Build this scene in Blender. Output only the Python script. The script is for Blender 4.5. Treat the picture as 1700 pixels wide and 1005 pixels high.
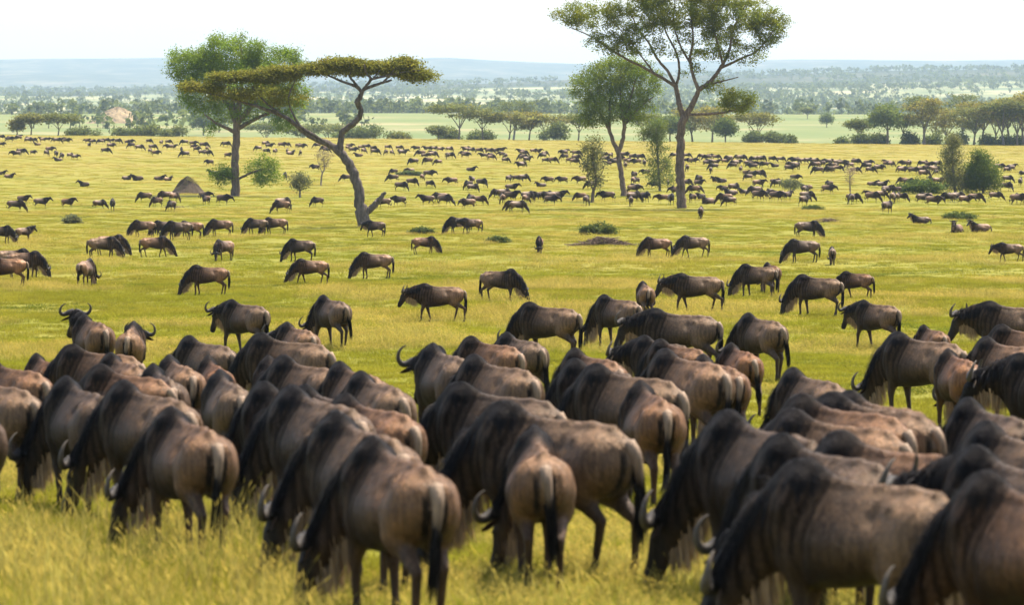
import bpy, math, random
import numpy as np
from mathutils import Vector

for _o in list(bpy.data.objects):
    bpy.data.objects.remove(_o)
SC = bpy.context.scene
COL = SC.collection
R = math.radians
PI = math.pi

# ---------------------------------------------------------------- camera, sky, sun, exposure
CAM_Z = 12.0                     # eye height; the land falls away in front of the viewer
F_PX, CX, CY = 1700 * 150 / 36.0, 850.0, 502.5
PITCH = math.atan(302.5 / F_PX)
cam_d = bpy.data.cameras.new('camera')
cam_d.lens = 150.0
cam_d.sensor_width = 36.0
cam_d.clip_start = 0.5
cam_d.clip_end = 60000.0
cam_d.dof.use_dof = True
cam_d.dof.focus_distance = 185.0
cam_d.dof.aperture_fstop = 4.4
cam = bpy.data.objects.new('camera', cam_d)
cam.location = (0, 0, CAM_Z)
cam.rotation_euler = (PI / 2 - PITCH, 0, 0)
COL.objects.link(cam)
SC.camera = cam

SUN_EL, SUN_AZ = 63.0, 40.0      # azimuth clockwise from +Y (the viewing direction)
world = bpy.data.worlds.new('World')
SC.world = world
world.use_nodes = True
wn = world.node_tree
for n in list(wn.nodes):
    wn.nodes.remove(n)
sky = wn.nodes.new('ShaderNodeTexSky')
sky.sky_type = 'NISHITA'
sky.sun_disc = False
sky.sun_elevation = R(SUN_EL)
sky.sun_rotation = R(SUN_AZ)
sky.altitude = 200
sky.air_density = 1.0
sky.dust_density = 3.5
sky.ozone_density = 1.0
bg = wn.nodes.new('ShaderNodeBackground')
bg.inputs['Strength'].default_value = 0.15
wo = wn.nodes.new('ShaderNodeOutputWorld')
wn.links.new(sky.outputs[0], bg.inputs[0])
wn.links.new(bg.outputs[0], wo.inputs[0])

sun_d = bpy.data.lights.new('sun', 'SUN')
sun_d.energy = 4.3
sun_d.angle = R(3.0)
sun_d.color = (1.0, 0.90, 0.76)
sun = bpy.data.objects.new('sun', sun_d)
sv = Vector((math.sin(R(SUN_AZ)) * math.cos(R(SUN_EL)), math.cos(R(SUN_AZ)) * math.cos(R(SUN_EL)), math.sin(R(SUN_EL))))
sun.rotation_euler = sv.to_track_quat('Z', 'Y').to_euler()
COL.objects.link(sun)

SC.render.engine = 'CYCLES'
SC.cycles.use_denoising = True
SC.cycles.max_bounces = 5
SC.cycles.diffuse_bounces = 2
SC.cycles.glossy_bounces = 2
SC.cycles.transmission_bounces = 2
SC.cycles.transparent_max_bounces = 6
SC.cycles.volume_bounces = 1
SC.view_settings.view_transform = 'Standard'
SC.view_settings.look = 'None'
SC.view_settings.exposure = 1.37
SC.view_settings.gamma = 1.0

# ---------------------------------------------------------------- helpers
def hermite(xs, ys, n=600, log=False):
    xs = np.array(xs, float); ys = np.array(ys, float)
    m = np.zeros_like(ys)
    dx = np.diff(xs); s = np.diff(ys) / dx
    m[1:-1] = np.where(s[:-1] * s[1:] <= 0, 0, (s[:-1] * dx[1:] + s[1:] * dx[:-1]) / (dx[1:] + dx[:-1]))
    m[0], m[-1] = s[0], s[-1]
    X = np.linspace(xs[0], xs[-1], n) if not log else np.geomspace(max(xs[0], 1e-3), xs[-1], n)
    i = np.clip(np.searchsorted(xs, X, side='right') - 1, 0, len(xs) - 2)
    h = xs[i + 1] - xs[i]; t = (X - xs[i]) / h
    Y = (2*t**3 - 3*t**2 + 1) * ys[i] + (t**3 - 2*t**2 + t) * h * m[i] + (-2*t**3 + 3*t**2) * ys[i+1] + (t**3 - t**2) * h * m[i+1]
    return X, Y

def sstep(a, b, x):
    t = np.clip((x - a) / (b - a), 0, 1)
    return t * t * (3 - 2 * t)

_prof = hermite([0, 8, 20, 28, 35, 50, 65, 83, 102, 130, 160, 210, 300, 420, 520, 600, 680, 760, 850, 950, 1080, 1190, 1400, 1800, 2300, 2600, 3200, 4000, 5000, 6500, 8000, 9500, 12000, 15000, 17500],
                [-2.6, -2.8, -3.2, -3.46, -3.68, -4.2, -4.65, -5.12, -5.55, -6.1, -6.7, -7.5, -8.2, -8.8, -9.1, -8.8, -7.9, -6.9, -6.1, -5.6, -5.0, -8.2, -8.5, -3.2, 3.2, 2.6, -6, 9, 26, 48, 72, 62, 120, 205, 190], 4000)

def ground_z(x, y):
    """height of the land, vectorised"""
    x = np.asarray(x, float); y = np.asarray(y, float)
    z = np.interp(y, _prof[0], _prof[1]) + CAM_Z
    s = x / np.maximum(y, 40.0)                      # tangent of the bearing
    z = z - x * 0.0105 * sstep(480, 1080, y) * (1 - sstep(1200, 2300, y))
    # right-hand ridge higher, far skyline with a low hump
    z = z + sstep(4500, 8000, y) * (1 - sstep(8500, 10500, y)) * np.clip(s, -0.3, 0.3) * 190
    z = z + sstep(9500, 14500, y) * (16 * np.exp(-((s + 0.018) / 0.012) ** 2) + 10 * np.exp(-((s - 0.075) / 0.03) ** 2) + 9 * np.exp(-((s + 0.09) / 0.04) ** 2) - 14 * np.exp(-((s - 0.022) / 0.02) ** 2))
    # gentle undulation
    a = np.minimum(y / 60.0, 1.0)
    z = z + a * (0.05 * np.sin(x * 0.41 + y * 0.13 + 1.0) + 0.05 * np.sin(x * 0.17 - y * 0.23 + 2.0) + 0.03 * np.sin(x * 0.9 + 0.4 * y))
    b = sstep(1500, 4000, y)
    z = z + b * (1.5 * np.sin(x * 0.011 + y * 0.004) + 2.2 * np.sin(x * 0.0043 - y * 0.0027 + 1.3) + 3.0 * sstep(6000, 12000, y) * np.sin(x * 0.0035 + 0.8))
    return z

FW = Vector((0, math.cos(PITCH), -math.sin(PITCH)))
UP = Vector((0, math.sin(PITCH), math.cos(PITCH)))
def px_dir(px, py):
    return FW + Vector((1, 0, 0)) * ((px - CX) / F_PX) - UP * ((py - CY) / F_PX)

_ts = np.geomspace(15, 16000, 5000)
def px_hit(px, py, h=0.0):
    """first point where the sight line through a photo pixel comes within h metres of the land"""
    d = px_dir(px, py)
    gz = ground_z(d.x * _ts, d.y * _ts) + h
    f = CAM_Z + d.z * _ts - gz
    i = int(np.argmax(f < 0)) if (f < 0).any() else len(_ts) - 1
    i = max(i, 1)
    t0, t1, f0, f1 = _ts[i-1], _ts[i], f[i-1], f[i]
    t = t0 + (t1 - t0) * f0 / (f0 - f1) if f0 > f1 else t1
    return Vector((d.x * t, d.y * t, float(ground_z(d.x * t, d.y * t))))

def new_mesh(name, verts, quads=None, tris=None, cols=None, smooth=True, uvw=None):
    verts = np.asarray(verts, np.float32).reshape(-1, 3)
    me = bpy.data.meshes.new(name)
    nq = 0 if quads is None else len(quads)
    nt = 0 if tris is None else len(tris)
    loops = []
    if nq: loops.append(np.asarray(quads, np.int32).ravel())
    if nt: loops.append(np.asarray(tris, np.int32).ravel())
    loops = np.concatenate(loops)
    tot = np.concatenate([np.full(nq, 4, np.int32), np.full(nt, 3, np.int32)])
    st = np.concatenate([[0], np.cumsum(tot)[:-1]]).astype(np.int32)
    me.vertices.add(len(verts)); me.vertices.foreach_set('co', verts.ravel())
    me.loops.add(len(loops)); me.loops.foreach_set('vertex_index', loops)
    me.polygons.add(nq + nt)
    me.polygons.foreach_set('loop_start', st)
    me.polygons.foreach_set('loop_total', tot)
    me.polygons.foreach_set('use_smooth', np.full(nq + nt, smooth))
    if cols is not None:
        c = np.ones((len(verts), 4), np.float32); c[:, :3] = cols
        at = me.color_attributes.new('coat', 'FLOAT_COLOR', 'POINT')
        at.data.foreach_set('color', c.ravel())
    me.update(calc_edges=True)
    me.validate()
    return me

def link(name, me, mat=None, parent=None, loc=None):
    o = bpy.data.objects.new(name, me)
    COL.objects.link(o)
    if mat is not None and me is not None and len(me.materials) == 0:
        me.materials.append(mat)
    if parent is not None: o.parent = parent
    if loc is not None: o.location = loc
    return o

def tag(o, label, cat, group=None, kind=None):
    o['label'] = label; o['category'] = cat
    if group: o['group'] = group
    if kind: o['kind'] = kind
    return o

class Geo:
    """collects vertices, faces and colours of one mesh"""
    def __init__(s): s.v, s.q, s.t, s.c, s.n = [], [], [], [], 0
    def add(s, v, q=None, t=None, c=(1, 1, 1)):
        v = np.asarray(v, float).reshape(-1, 3)
        if q is not None and len(q): s.q.append(np.asarray(q) + s.n)
        if t is not None and len(t): s.t.append(np.asarray(t) + s.n)
        s.v.append(v)
        s.c.append(np.broadcast_to(np.asarray(c, float), (len(v), 3)))
        s.n += len(v)
    def mesh(s, name, smooth=True):
        return new_mesh(name, np.concatenate(s.v), np.concatenate(s.q) if s.q else None, np.concatenate(s.t) if s.t else None, np.concatenate(s.c), smooth)

def tube(g, pts, rad, seg=8, col=(1, 1, 1), rough=0.0, rng=None, cap=True):
    pts = np.asarray(pts, float); rad = np.asarray(rad, float)
    n = len(pts)
    tan = np.gradient(pts, axis=0); tan /= np.linalg.norm(tan, axis=1)[:, None] + 1e-9
    ref = np.array([0.13, 0.31, 0.94]) if abs(tan[0][2]) < 0.8 else np.array([0.95, 0.3, 0.05])
    u = ref - tan[0] * ref.dot(tan[0]); u /= np.linalg.norm(u)
    V = []
    a = np.arange(seg) * 2 * PI / seg
    for i in range(n):
        u = u - tan[i] * u.dot(tan[i]); u /= np.linalg.norm(u) + 1e-9
        w = np.cross(tan[i], u)
        r = np.full(seg, rad[i])
        if rough and rng is not None: r = r * (1 + rng.uniform(-rough, rough, seg))
        V.append(pts[i] + (np.cos(a) * r)[:, None] * u + (np.sin(a) * r)[:, None] * w)
    V = np.concatenate(V)
    i = np.arange(n - 1)[:, None] * seg; j = np.arange(seg)[None]; k = (np.arange(seg) + 1) % seg
    q = np.stack([i + j, i + k[None], i + seg + k[None], i + seg + j], -1).reshape(-1, 4)
    t = None
    if cap:
        V = np.concatenate([V, pts[:1], pts[-1:]])
        c0, c1 = n * seg, n * seg + 1
        t = [(c0, k[b], b) for b in range(seg)] + [(c1, (n-1)*seg + b, (n-1)*seg + k[b]) for b in range(seg)]
    g.add(V, q, t, col)

def resample(pts, n):
    """smooth curve through control rows of any width"""
    pts = np.asarray(pts, float)
    if len(pts) == 2:
        t = np.linspace(0, 1, n)[:, None]; return pts[0] * (1 - t) + pts[1] * t
    k = np.concatenate([[0], np.cumsum(np.linalg.norm(np.diff(pts[:, :3], axis=0), axis=1) + 1e-6)])
    P = np.concatenate([2*pts[:1] - pts[1:2], pts, 2*pts[-1:] - pts[-2:-1]])
    u = np.linspace(0, k[-1], n)
    i = np.clip(np.searchsorted(k, u, side='right') - 1, 0, len(pts) - 2)
    t = ((u - k[i]) / (k[i+1] - k[i]))[:, None]
    p0, p1, p2, p3 = P[i], P[i+1], P[i+2], P[i+3]
    return 0.5 * (2*p1 + (p2 - p0)*t + (2*p0 - 5*p1 + 4*p2 - p3)*t**2 + (3*p1 - p0 - 3*p2 + p3)*t**3)

# ---------------------------------------------------------------- materials
def mat_new(name):
    m = bpy.data.materials.new(name); m.use_nodes = True
    nt = m.node_tree
    for n in list(nt.nodes): nt.nodes.remove(n)
    return m, nt, nt.nodes, nt.links

def N(nodes, typ, **kw):
    n = nodes.new(typ)
    for k, v in kw.items():
        if k.startswith('i_'):
            n.inputs[k[2:].replace('_', ' ')].default_value = v
        else: setattr(n, k, v)
    return n

def noise(nd, ln, vec, scale, detail=4.0, rough=0.55):
    n = N(nd, 'ShaderNodeTexNoise'); n.inputs['Scale'].default_value = scale
    n.inputs['Detail'].default_value = detail; n.inputs['Roughness'].default_value = rough
    if vec is not None: ln.new(vec, n.inputs['Vector'])
    return n.outputs['Fac']

def ramp(nd, ln, fac, stops):
    r = N(nd, 'ShaderNodeValToRGB'); e = r.color_ramp.elements
    while len(e) < len(stops): e.new(0.5)
    for el, (p, c) in zip(e, stops): el.position = p; el.color = (*c, 1) if len(c) == 3 else c
    if fac is not None: ln.new(fac, r.inputs[0])
    return r.outputs[0]

def mixc(nd, ln, f, a, b, mode='MIX'):
    m = N(nd, 'ShaderNodeMix', data_type='RGBA', blend_type=mode)
    for s, v in ((m.inputs[0], f), (m.inputs[6], a), (m.inputs[7], b)):
        if hasattr(v, 'is_output') or isinstance(v, bpy.types.NodeSocket): ln.new(v, s)
        elif isinstance(v, (int, float)): s.default_value = v
        else: s.default_value = (*v, 1)
    return m.outputs[2]

def math_n(nd, ln, op, a, b=None, clamp=False):
    m = N(nd, 'ShaderNodeMath', operation=op, use_clamp=clamp)
    for s, v in ((m.inputs[0], a), (m.inputs[1], b)):
        if v is None: continue
        if isinstance(v, bpy.types.NodeSocket): ln.new(v, s)
        else: s.default_value = v
    return m.outputs[0]

def maprange(nd, ln, v, a, b, c=0.0, d=1.0):
    m = N(nd, 'ShaderNodeMapRange', interpolation_type='SMOOTHSTEP')
    m.inputs[1].default_value = a; m.inputs[2].default_value = b; m.inputs[3].default_value = c; m.inputs[4].default_value = d
    ln.new(v, m.inputs[0]); return m.outputs[0]
# ---------------------------------------------------------------- wildebeest: one continuous body surface from blended volumes
def coat_material():
    m, nt, nd, ln = mat_new('coat')
    at = N(nd, 'ShaderNodeAttribute', attribute_name='coat')
    oi = N(nd, 'ShaderNodeObjectInfo')
    tc = N(nd, 'ShaderNodeTexCoord')
    mp = N(nd, 'ShaderNodeMapping'); mp.inputs['Scale'].default_value = (1.0, 1.0, 0.12)
    ln.new(tc.outputs['Object'], mp.inputs['Vector'])
    f1 = noise(nd, ln, mp.outputs[0], 26.0, 6, 0.7)
    f2 = noise(nd, ln, tc.outputs['Object'], 4.5, 3, 0.5)
    v1 = maprange(nd, ln, f1, 0.3, 0.7, 0.6, 1.4)
    v2 = maprange(nd, ln, f2, 0.3, 0.7, 0.84, 1.18)
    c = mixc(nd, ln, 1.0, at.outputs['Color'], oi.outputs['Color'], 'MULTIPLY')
    vv = math_n(nd, ln, 'MULTIPLY', v1, v2)
    cb = N(nd, 'ShaderNodeCombineColor'); [ln.new(vv, cb.inputs[i]) for i in range(3)]
    c = mixc(nd, ln, 1.0, c, cb.outputs[0], 'MULTIPLY')
    p = N(nd, 'ShaderNodeBsdfPrincipled'); ln.new(c, p.inputs['Base Color'])
    p.inputs['Roughness'].default_value = 0.55
    sepc = N(nd, 'ShaderNodeSeparateColor'); ln.new(at.outputs['Color'], sepc.inputs[0])
    ln.new(maprange(nd, ln, sepc.outputs[0], 0.0, 0.10, 0.05, 0.36), p.inputs['Specular IOR Level'])
    p.inputs['Specular Tint'].default_value = (1.0, 0.86, 0.72, 1)
    p.inputs['Sheen Weight'].default_value = 0.03
    p.inputs['Sheen Roughness'].default_value = 0.4
    p.inputs['Sheen Tint'].default_value = (1, 0.85, 0.7, 1)
    mp2 = N(nd, 'ShaderNodeMapping'); mp2.inputs['Scale'].default_value = (1.0, 1.0, 0.22)
    ln.new(tc.outputs['Object'], mp2.inputs['Vector'])
    h = noise(nd, ln, mp2.outputs[0], 75.0, 4, 0.7)
    b = N(nd, 'ShaderNodeBump'); b.inputs['Strength'].default_value = 0.6; b.inputs['Distance'].default_value = 0.015
    ln.new(h, b.inputs['Height']); ln.new(b.outputs[0], p.inputs['Normal'])
    o = N(nd, 'ShaderNodeOutputMaterial'); ln.new(p.outputs[0], o.inputs[0])
    return m

def horn_material():
    m, nt, nd, ln = mat_new('horn')
    at = N(nd, 'ShaderNodeAttribute', attribute_name='coat')
    tc = N(nd, 'ShaderNodeTexCoord')
    f = noise(nd, ln, tc.outputs['Object'], 60.0, 4, 0.6)
    v = maprange(nd, ln, f, 0.3, 0.7, 0.7, 1.25)
    cb = N(nd, 'ShaderNodeCombineColor'); [ln.new(v, cb.inputs[i]) for i in range(3)]
    c = mixc(nd, ln, 1.0, at.outputs['Color'], cb.outputs[0], 'MULTIPLY')
    p = N(nd, 'ShaderNodeBsdfPrincipled'); ln.new(c, p.inputs['Base Color']); p.inputs['Roughness'].default_value = 0.65; p.inputs['Specular IOR Level'].default_value = 0.15
    b = N(nd, 'ShaderNodeBump'); b.inputs['Strength'].default_value = 0.4; b.inputs['Distance'].default_value = 0.01
    ln.new(f, b.inputs['Height']); ln.new(b.outputs[0], p.inputs['Normal'])
    o = N(nd, 'ShaderNodeOutputMaterial'); ln.new(p.outputs[0], o.inputs[0])
    return m

COAT = coat_material(); HORN = horn_material()

def surface_nets(F, org, h):
    nx, ny, nz = F.shape
    S = F < 0
    c = [(0,0,0),(1,0,0),(0,1,0),(1,1,0),(0,0,1),(1,0,1),(0,1,1),(1,1,1)]
    sl = lambda A, o: A[o[0]:nx-1+o[0], o[1]:ny-1+o[1], o[2]:nz-1+o[2]]
    cnt = sum(sl(S, o).astype(np.int8) for o in c)
    ii = np.argwhere((cnt > 0) & (cnt < 8))
    vals = np.stack([F[ii[:,0]+o[0], ii[:,1]+o[1], ii[:,2]+o[2]] for o in c], 1)
    acc = np.zeros((len(ii), 3)); num = np.zeros(len(ii))
    for a in range(8):
        for b in range(a+1, 8):
            d = np.array(c[b]) - np.array(c[a])
            if np.abs(d).sum() != 1: continue
            va, vb = vals[:, a], vals[:, b]
            m = (va < 0) != (vb < 0)
            t = np.where(m, va / np.where(m, va - vb, 1), 0)
            acc += np.where(m[:, None], np.array(c[a]) + t[:, None] * d, 0); num += m
    V = (ii + acc / num[:, None]) * h + org
    idx = -np.ones((nx-1, ny-1, nz-1), np.int32); idx[ii[:,0], ii[:,1], ii[:,2]] = np.arange(len(ii))
    Q = []
    for ax in range(3):
        o1, o2 = [(1, 2), (2, 0), (0, 1)][ax]
        lo = [slice(None)]*3; hi = [slice(None)]*3
        lo[ax] = slice(0, -1); hi[ax] = slice(1, None)
        e = np.argwhere(S[tuple(lo)] != S[tuple(hi)])
        lim = np.array(idx.shape)
        ok = (e[:, o1] > 0) & (e[:, o2] > 0) & (e[:, o1] < lim[o1]) & (e[:, o2] < lim[o2]) & (e[:, ax] < lim[ax])
        e = e[ok]
        def cell(d1, d2):
            k = e.copy(); k[:, o1] -= d1; k[:, o2] -= d2
            return idx[k[:,0], k[:,1], k[:,2]]
        q = np.stack([cell(1,1), cell(0,1), cell(0,0), cell(1,0)], 1)
        flip = ~S[tuple(lo)][e[:,0], e[:,1], e[:,2]]
        q[flip] = q[flip][:, ::-1]
        Q.append(q[(q >= 0).all(1)])
    return V, np.concatenate(Q)

def smin(a, b, k):
    h = np.clip(0.5 + 0.5 * (b - a) / k, 0, 1)
    return b + (a - b) * h - k * h * (1 - h)

def rcone(P, a, b, r1, r2, s=None, k=1.0):
    a = np.asarray(a, float); b = np.asarray(b, float)
    D = P - a
    if s is not None:
        D = D + s * (D @ s)[..., None] * (1 / k - 1)
        bb = (b - a) + s * ((b - a) @ s) * (1 / k - 1)
    else: bb = b - a
    t = np.clip((D @ bb) / (bb @ bb + 1e-9), 0, 1)
    d = np.linalg.norm(D - t[..., None] * bb, axis=-1) - (r1 + (r2 - r1) * t)
    return d * (k if k < 1 else 1.0) ** 0.5

_tx = [-0.90, -0.86, -0.74, -0.58, -0.35, -0.10, 0.12, 0.30, 0.45, 0.58, 0.68, 0.74]
_top = hermite(_tx, [0.97, 1.05, 1.135, 1.175, 1.17, 1.17, 1.185, 1.215, 1.225, 1.185, 1.10, 0.98])
_bot = hermite(_tx, [0.88, 0.78, 0.66, 0.635, 0.60, 0.55, 0.52, 0.51, 0.53, 0.61, 0.71, 0.84])
_wid = hermite(_tx, [0.03, 0.13, 0.215, 0.25, 0.28, 0.295, 0.28, 0.235, 0.195, 0.16, 0.115, 0.03])

def torso_sdf(P, dz):
    x, y, z = P[..., 0], P[..., 1], P[..., 2] - dz
    xc = np.clip(x, _tx[0], _tx[-1])
    tp = np.interp(xc, *_top); bt = np.interp(xc, *_bot); w = np.interp(xc, *_wid)
    c = bt + (tp - bt) * 0.44; hz = np.where(z > c, tp - c, c - bt)
    q = np.clip((z - c) / np.maximum(tp - c, 1e-3), 0, 1.2)
    hump = np.exp(-((xc - 0.42) / 0.22) ** 2)
    we = w * (1 - (0.12 + 0.38 * hump) * q ** 1.6)
    pw = np.where(z > c, 1.52, 2.2)
    r = (np.abs(y / we) ** pw + np.abs((z - c) / hz) ** pw) ** (1 / pw)
    d = (r - 1) * np.minimum(we, hz)
    dx = np.abs(x - xc)
    return np.where(dx > 0, np.sqrt(np.maximum(d, 0) ** 2 + dx ** 2) + np.minimum(d, 0), d)

POSES = {
  # poll position, head pitch (deg below horizontal), neck yaw (deg), leg swings (front l/r, hind l/r) in metres, lying, tail swing
  'graze':      dict(poll=(1.03, 0.47), pitch=72, yaw=0,   legs=(0.05, -0.09, -0.04, 0.10), tail=0.02),
  'graze_bend': dict(poll=(0.99, 0.50), pitch=70, yaw=24,  legs=(-0.10, 0.08, 0.10, -0.08), tail=-0.05),
  'graze_side': dict(poll=(0.97, 0.52), pitch=70, yaw=34,  legs=(0.06, -0.12, -0.06, 0.12), tail=0.04),
  'graze_turn': dict(poll=(0.99, 0.50), pitch=70, yaw=-24, legs=(0.10, -0.04, -0.10, 0.06), tail=0.06),
  'graze_step': dict(poll=(1.06, 0.53), pitch=64, yaw=7,   legs=(0.20, -0.16, -0.14, 0.18), tail=-0.08),
  'walk':       dict(poll=(1.06, 1.02), pitch=62, yaw=-6,  legs=(0.14, -0.16, -0.18, 0.16), tail=0.05),
  'walk_turn':  dict(poll=(1.02, 0.98), pitch=60, yaw=28,  legs=(-0.05, 0.10, 0.12, -0.10), tail=-0.04),
  'stand':      dict(poll=(0.97, 1.27), pitch=46, yaw=0,   legs=(0.03, -0.03, 0.0, 0.07), tail=0.0),
  'stand_turn': dict(poll=(0.93, 1.27), pitch=44, yaw=-38, legs=(-0.03, 0.05, 0.06, -0.03), tail=0.08),
  'lie':        dict(poll=(0.93, 0.92), pitch=38, yaw=22,  legs=(0, 0, 0, 0), tail=0.1, lie=True),
}
C_RUMP = np.array([0.160, 0.088, 0.040]); C_SIDE = np.array([0.054, 0.029, 0.0128]); C_SHOUL = np.array([0.040, 0.0215, 0.0097])  # rump is naturally tan, brightened further as if lit from above
C_NECK = np.array([0.038, 0.0205, 0.0092]); C_FACE = np.array([0.022, 0.019, 0.017]); C_LEG = np.array([0.052, 0.031, 0.017])
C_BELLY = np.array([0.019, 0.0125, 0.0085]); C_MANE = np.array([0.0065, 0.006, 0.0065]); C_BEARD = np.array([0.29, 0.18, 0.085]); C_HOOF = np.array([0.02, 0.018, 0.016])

def rotz_about(p, c, deg):
    a = R(deg); d = np.asarray(p, float) - c
    return c + np.array([d[0]*math.cos(a) - d[1]*math.sin(a), d[0]*math.sin(a) + d[1]*math.cos(a), d[2]])

class Skeleton:
    def __init__(s, ps):
        s.ps = ps
        s.dz = -0.50 if ps.get('lie') else 0.0
        dz = s.dz
        s.base = np.array([0.44, 0, 1.00 + dz])
        poll = np.array([ps['poll'][0], 0, ps['poll'][1]])
        hi = ps['poll'][1] > 0.8
        m1 = s.base * 0.55 + poll * 0.45 + np.array([0.0, 0, 0.08 if not hi else -0.01])
        s.m1 = rotz_about(m1, s.base, ps['yaw'] * 0.5)
        s.poll = rotz_about(poll, s.base, ps['yaw'])
        a = R(ps['pitch']); y = R(ps['yaw'] * 1.35)
        s.a = np.array([math.cos(a) * math.cos(y), math.cos(a) * math.sin(y), -math.sin(a)])
        s.n = np.array([math.sin(a) * math.cos(y), math.sin(a) * math.sin(y), math.cos(a)])
        s.s = np.cross(s.n, s.a)               # the animal's left
        s.lat = np.array([-math.sin(R(ps['yaw']*0.6)), math.cos(R(ps['yaw']*0.6)), 0])
    def H(s, a, l, n):
        return s.poll + (s.a * a + s.s * l + s.n * n) * 1.08
    def prims(s):
        """(function, blend, colour) list"""
        dz = s.dz; out = []
        def rc(a, b, r1, r2, k, col, lat=None, ls=1.0):
            out.append((lambda P: rcone(P, a, b, r1, r2, lat, ls), k, np.array(col)))
        lie = s.ps.get('lie')
        for sd in (1, -1):
            y = 0.13 * sd
            # shoulder and haunch masses
            rc((0.44, 0.115*sd, 0.98+dz), (0.40, 0.135*sd, 0.70+dz), 0.13, 0.10, 0.08, C_SHOUL)
            rc((-0.64, 0.105*sd, 0.95+dz), (-0.53, 0.150*sd, 0.72+dz), 0.150, 0.120, 0.09, C_RUMP)
            if lie:
                rc((0.40, 0.17*sd, 0.22), (0.62, 0.19*sd, 0.13), 0.08, 0.05, 0.05, C_LEG)
                rc((0.62, 0.19*sd, 0.12), (0.40, 0.2*sd, 0.05), 0.045, 0.035, 0.03, C_LEG)
                rc((-0.55, 0.2*sd, 0.25), (-0.25, 0.27*sd, 0.14), 0.13, 0.07, 0.06, C_SIDE)
                rc((-0.25, 0.27*sd, 0.12), (-0.55, 0.3*sd, 0.05), 0.05, 0.035, 0.03, C_LEG)
                continue
            f = s.ps['legs'][0 if sd > 0 else 1]; hnd = s.ps['legs'][2 if sd > 0 else 3]
            kf = (0.40 + f*0.55 + (0.03 if f > 0 else 0.0), y, 0.40); ff = (0.395 + f, y*0.95, 0.115 + max(0, -f)*0.12); tf = (0.425 + f, y*0.95, 0.03 + max(0, -f)*0.05)
            rc((0.39, 0.13*sd, 0.70), kf, 0.085, 0.047, 0.06, C_LEG)
            rc(kf, ff, 0.043, 0.031, 0.02, C_LEG*0.85); rc(ff, tf, 0.034, 0.036, 0.02, C_HOOF*1.4)
            rc(tf, (tf[0]+0.04, tf[1], tf[2]-0.01), 0.038, 0.030, 0.02, C_HOOF)
            st = (-0.50 + hnd*0.25, 0.15*sd, 0.68); hk = (-0.775 + hnd*0.75, y, 0.455 + abs(hnd)*0.1); fh = (-0.735 + hnd, y, 0.125 + max(0, -hnd)*0.10); th = (-0.70 + hnd, y, 0.03)
            rc((-0.60, 0.11*sd, 0.82), st, 0.15, 0.105, 0.08, C_RUMP*0.85)
            rc(st, hk, 0.100, 0.043, 0.06, C_LEG*1.1)
            rc(hk, fh, 0.042, 0.029, 0.02, C_LEG*0.85); rc(fh, th, 0.033, 0.036, 0.02, C_HOOF*1.4)
            rc(th, (th[0]+0.04, th[1], th[2]-0.01), 0.038, 0.030, 0.02, C_HOOF)
        sp = [(x_, np.interp(x_, *_top)) for x_ in (-0.86, -0.70, -0.50, -0.25, 0.0, 0.2)]
        for (xa, za), (xb, zb) in zip(sp[:-1], sp[1:]):
            rc((xa, 0, za - 0.018 + dz), (xb, 0, zb - 0.018 + dz), 0.030, 0.030, 0.05, C_RUMP if xa < -0.2 else C_SIDE)
        for sd in (1, -1):
            rc((-0.46, 0.140*sd, 1.055 + dz), (-0.50, 0.155*sd, 1.01 + dz), 0.045, 0.04, 0.04, C_RUMP*1.1)
            rc((-0.80, 0.075*sd, 1.00 + dz), (-0.77, 0.09*sd, 0.90 + dz), 0.07, 0.075, 0.05, C_RUMP)
            rc((0.40, 0.085*sd, 1.16 + dz), (0.50, 0.155*sd, 0.86 + dz), 0.055, 0.065, 0.06, C_SHOUL)
        b = s.base
        rc(b, s.m1, 0.265, 0.205, 0.12, C_NECK, s.lat, 0.60)
        rc(s.m1, s.H(0.03, 0, -0.06), 0.205, 0.125, 0.09, C_NECK, s.lat, 0.62)
        # head
        rc(s.H(-0.01, 0, 0.0), s.H(0.17, 0, 0.0), 0.092, 0.082, 0.05, C_FACE*1.2, s.s, 0.85)
        rc(s.H(0.15, 0, 0.005), s.H(0.40, 0, -0.005), 0.080, 0.058, 0.04, C_FACE, s.s, 0.82)
        rc(s.H(0.40, 0, -0.012), s.H(0.475, 0, -0.022), 0.062, 0.060, 0.03, C_FACE*0.9, s.s, 1.12)
        rc(s.H(0.10, 0, -0.085), s.H(0.40, 0, -0.055), 0.072, 0.040, 0.04, C_SHOUL, s.s, 0.7)
        for sd in (1, -1):
            rc(s.H(0.0, 0.03*sd, 0.045), s.H(0.01, 0.10*sd, 0.045), 0.052, 0.042, 0.03, C_FACE)
            rc(s.H(0.135, 0.062*sd, 0.03), s.H(0.16, 0.060*sd, 0.025), 0.024, 0.02, 0.02, C_FACE)
        return out

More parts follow.
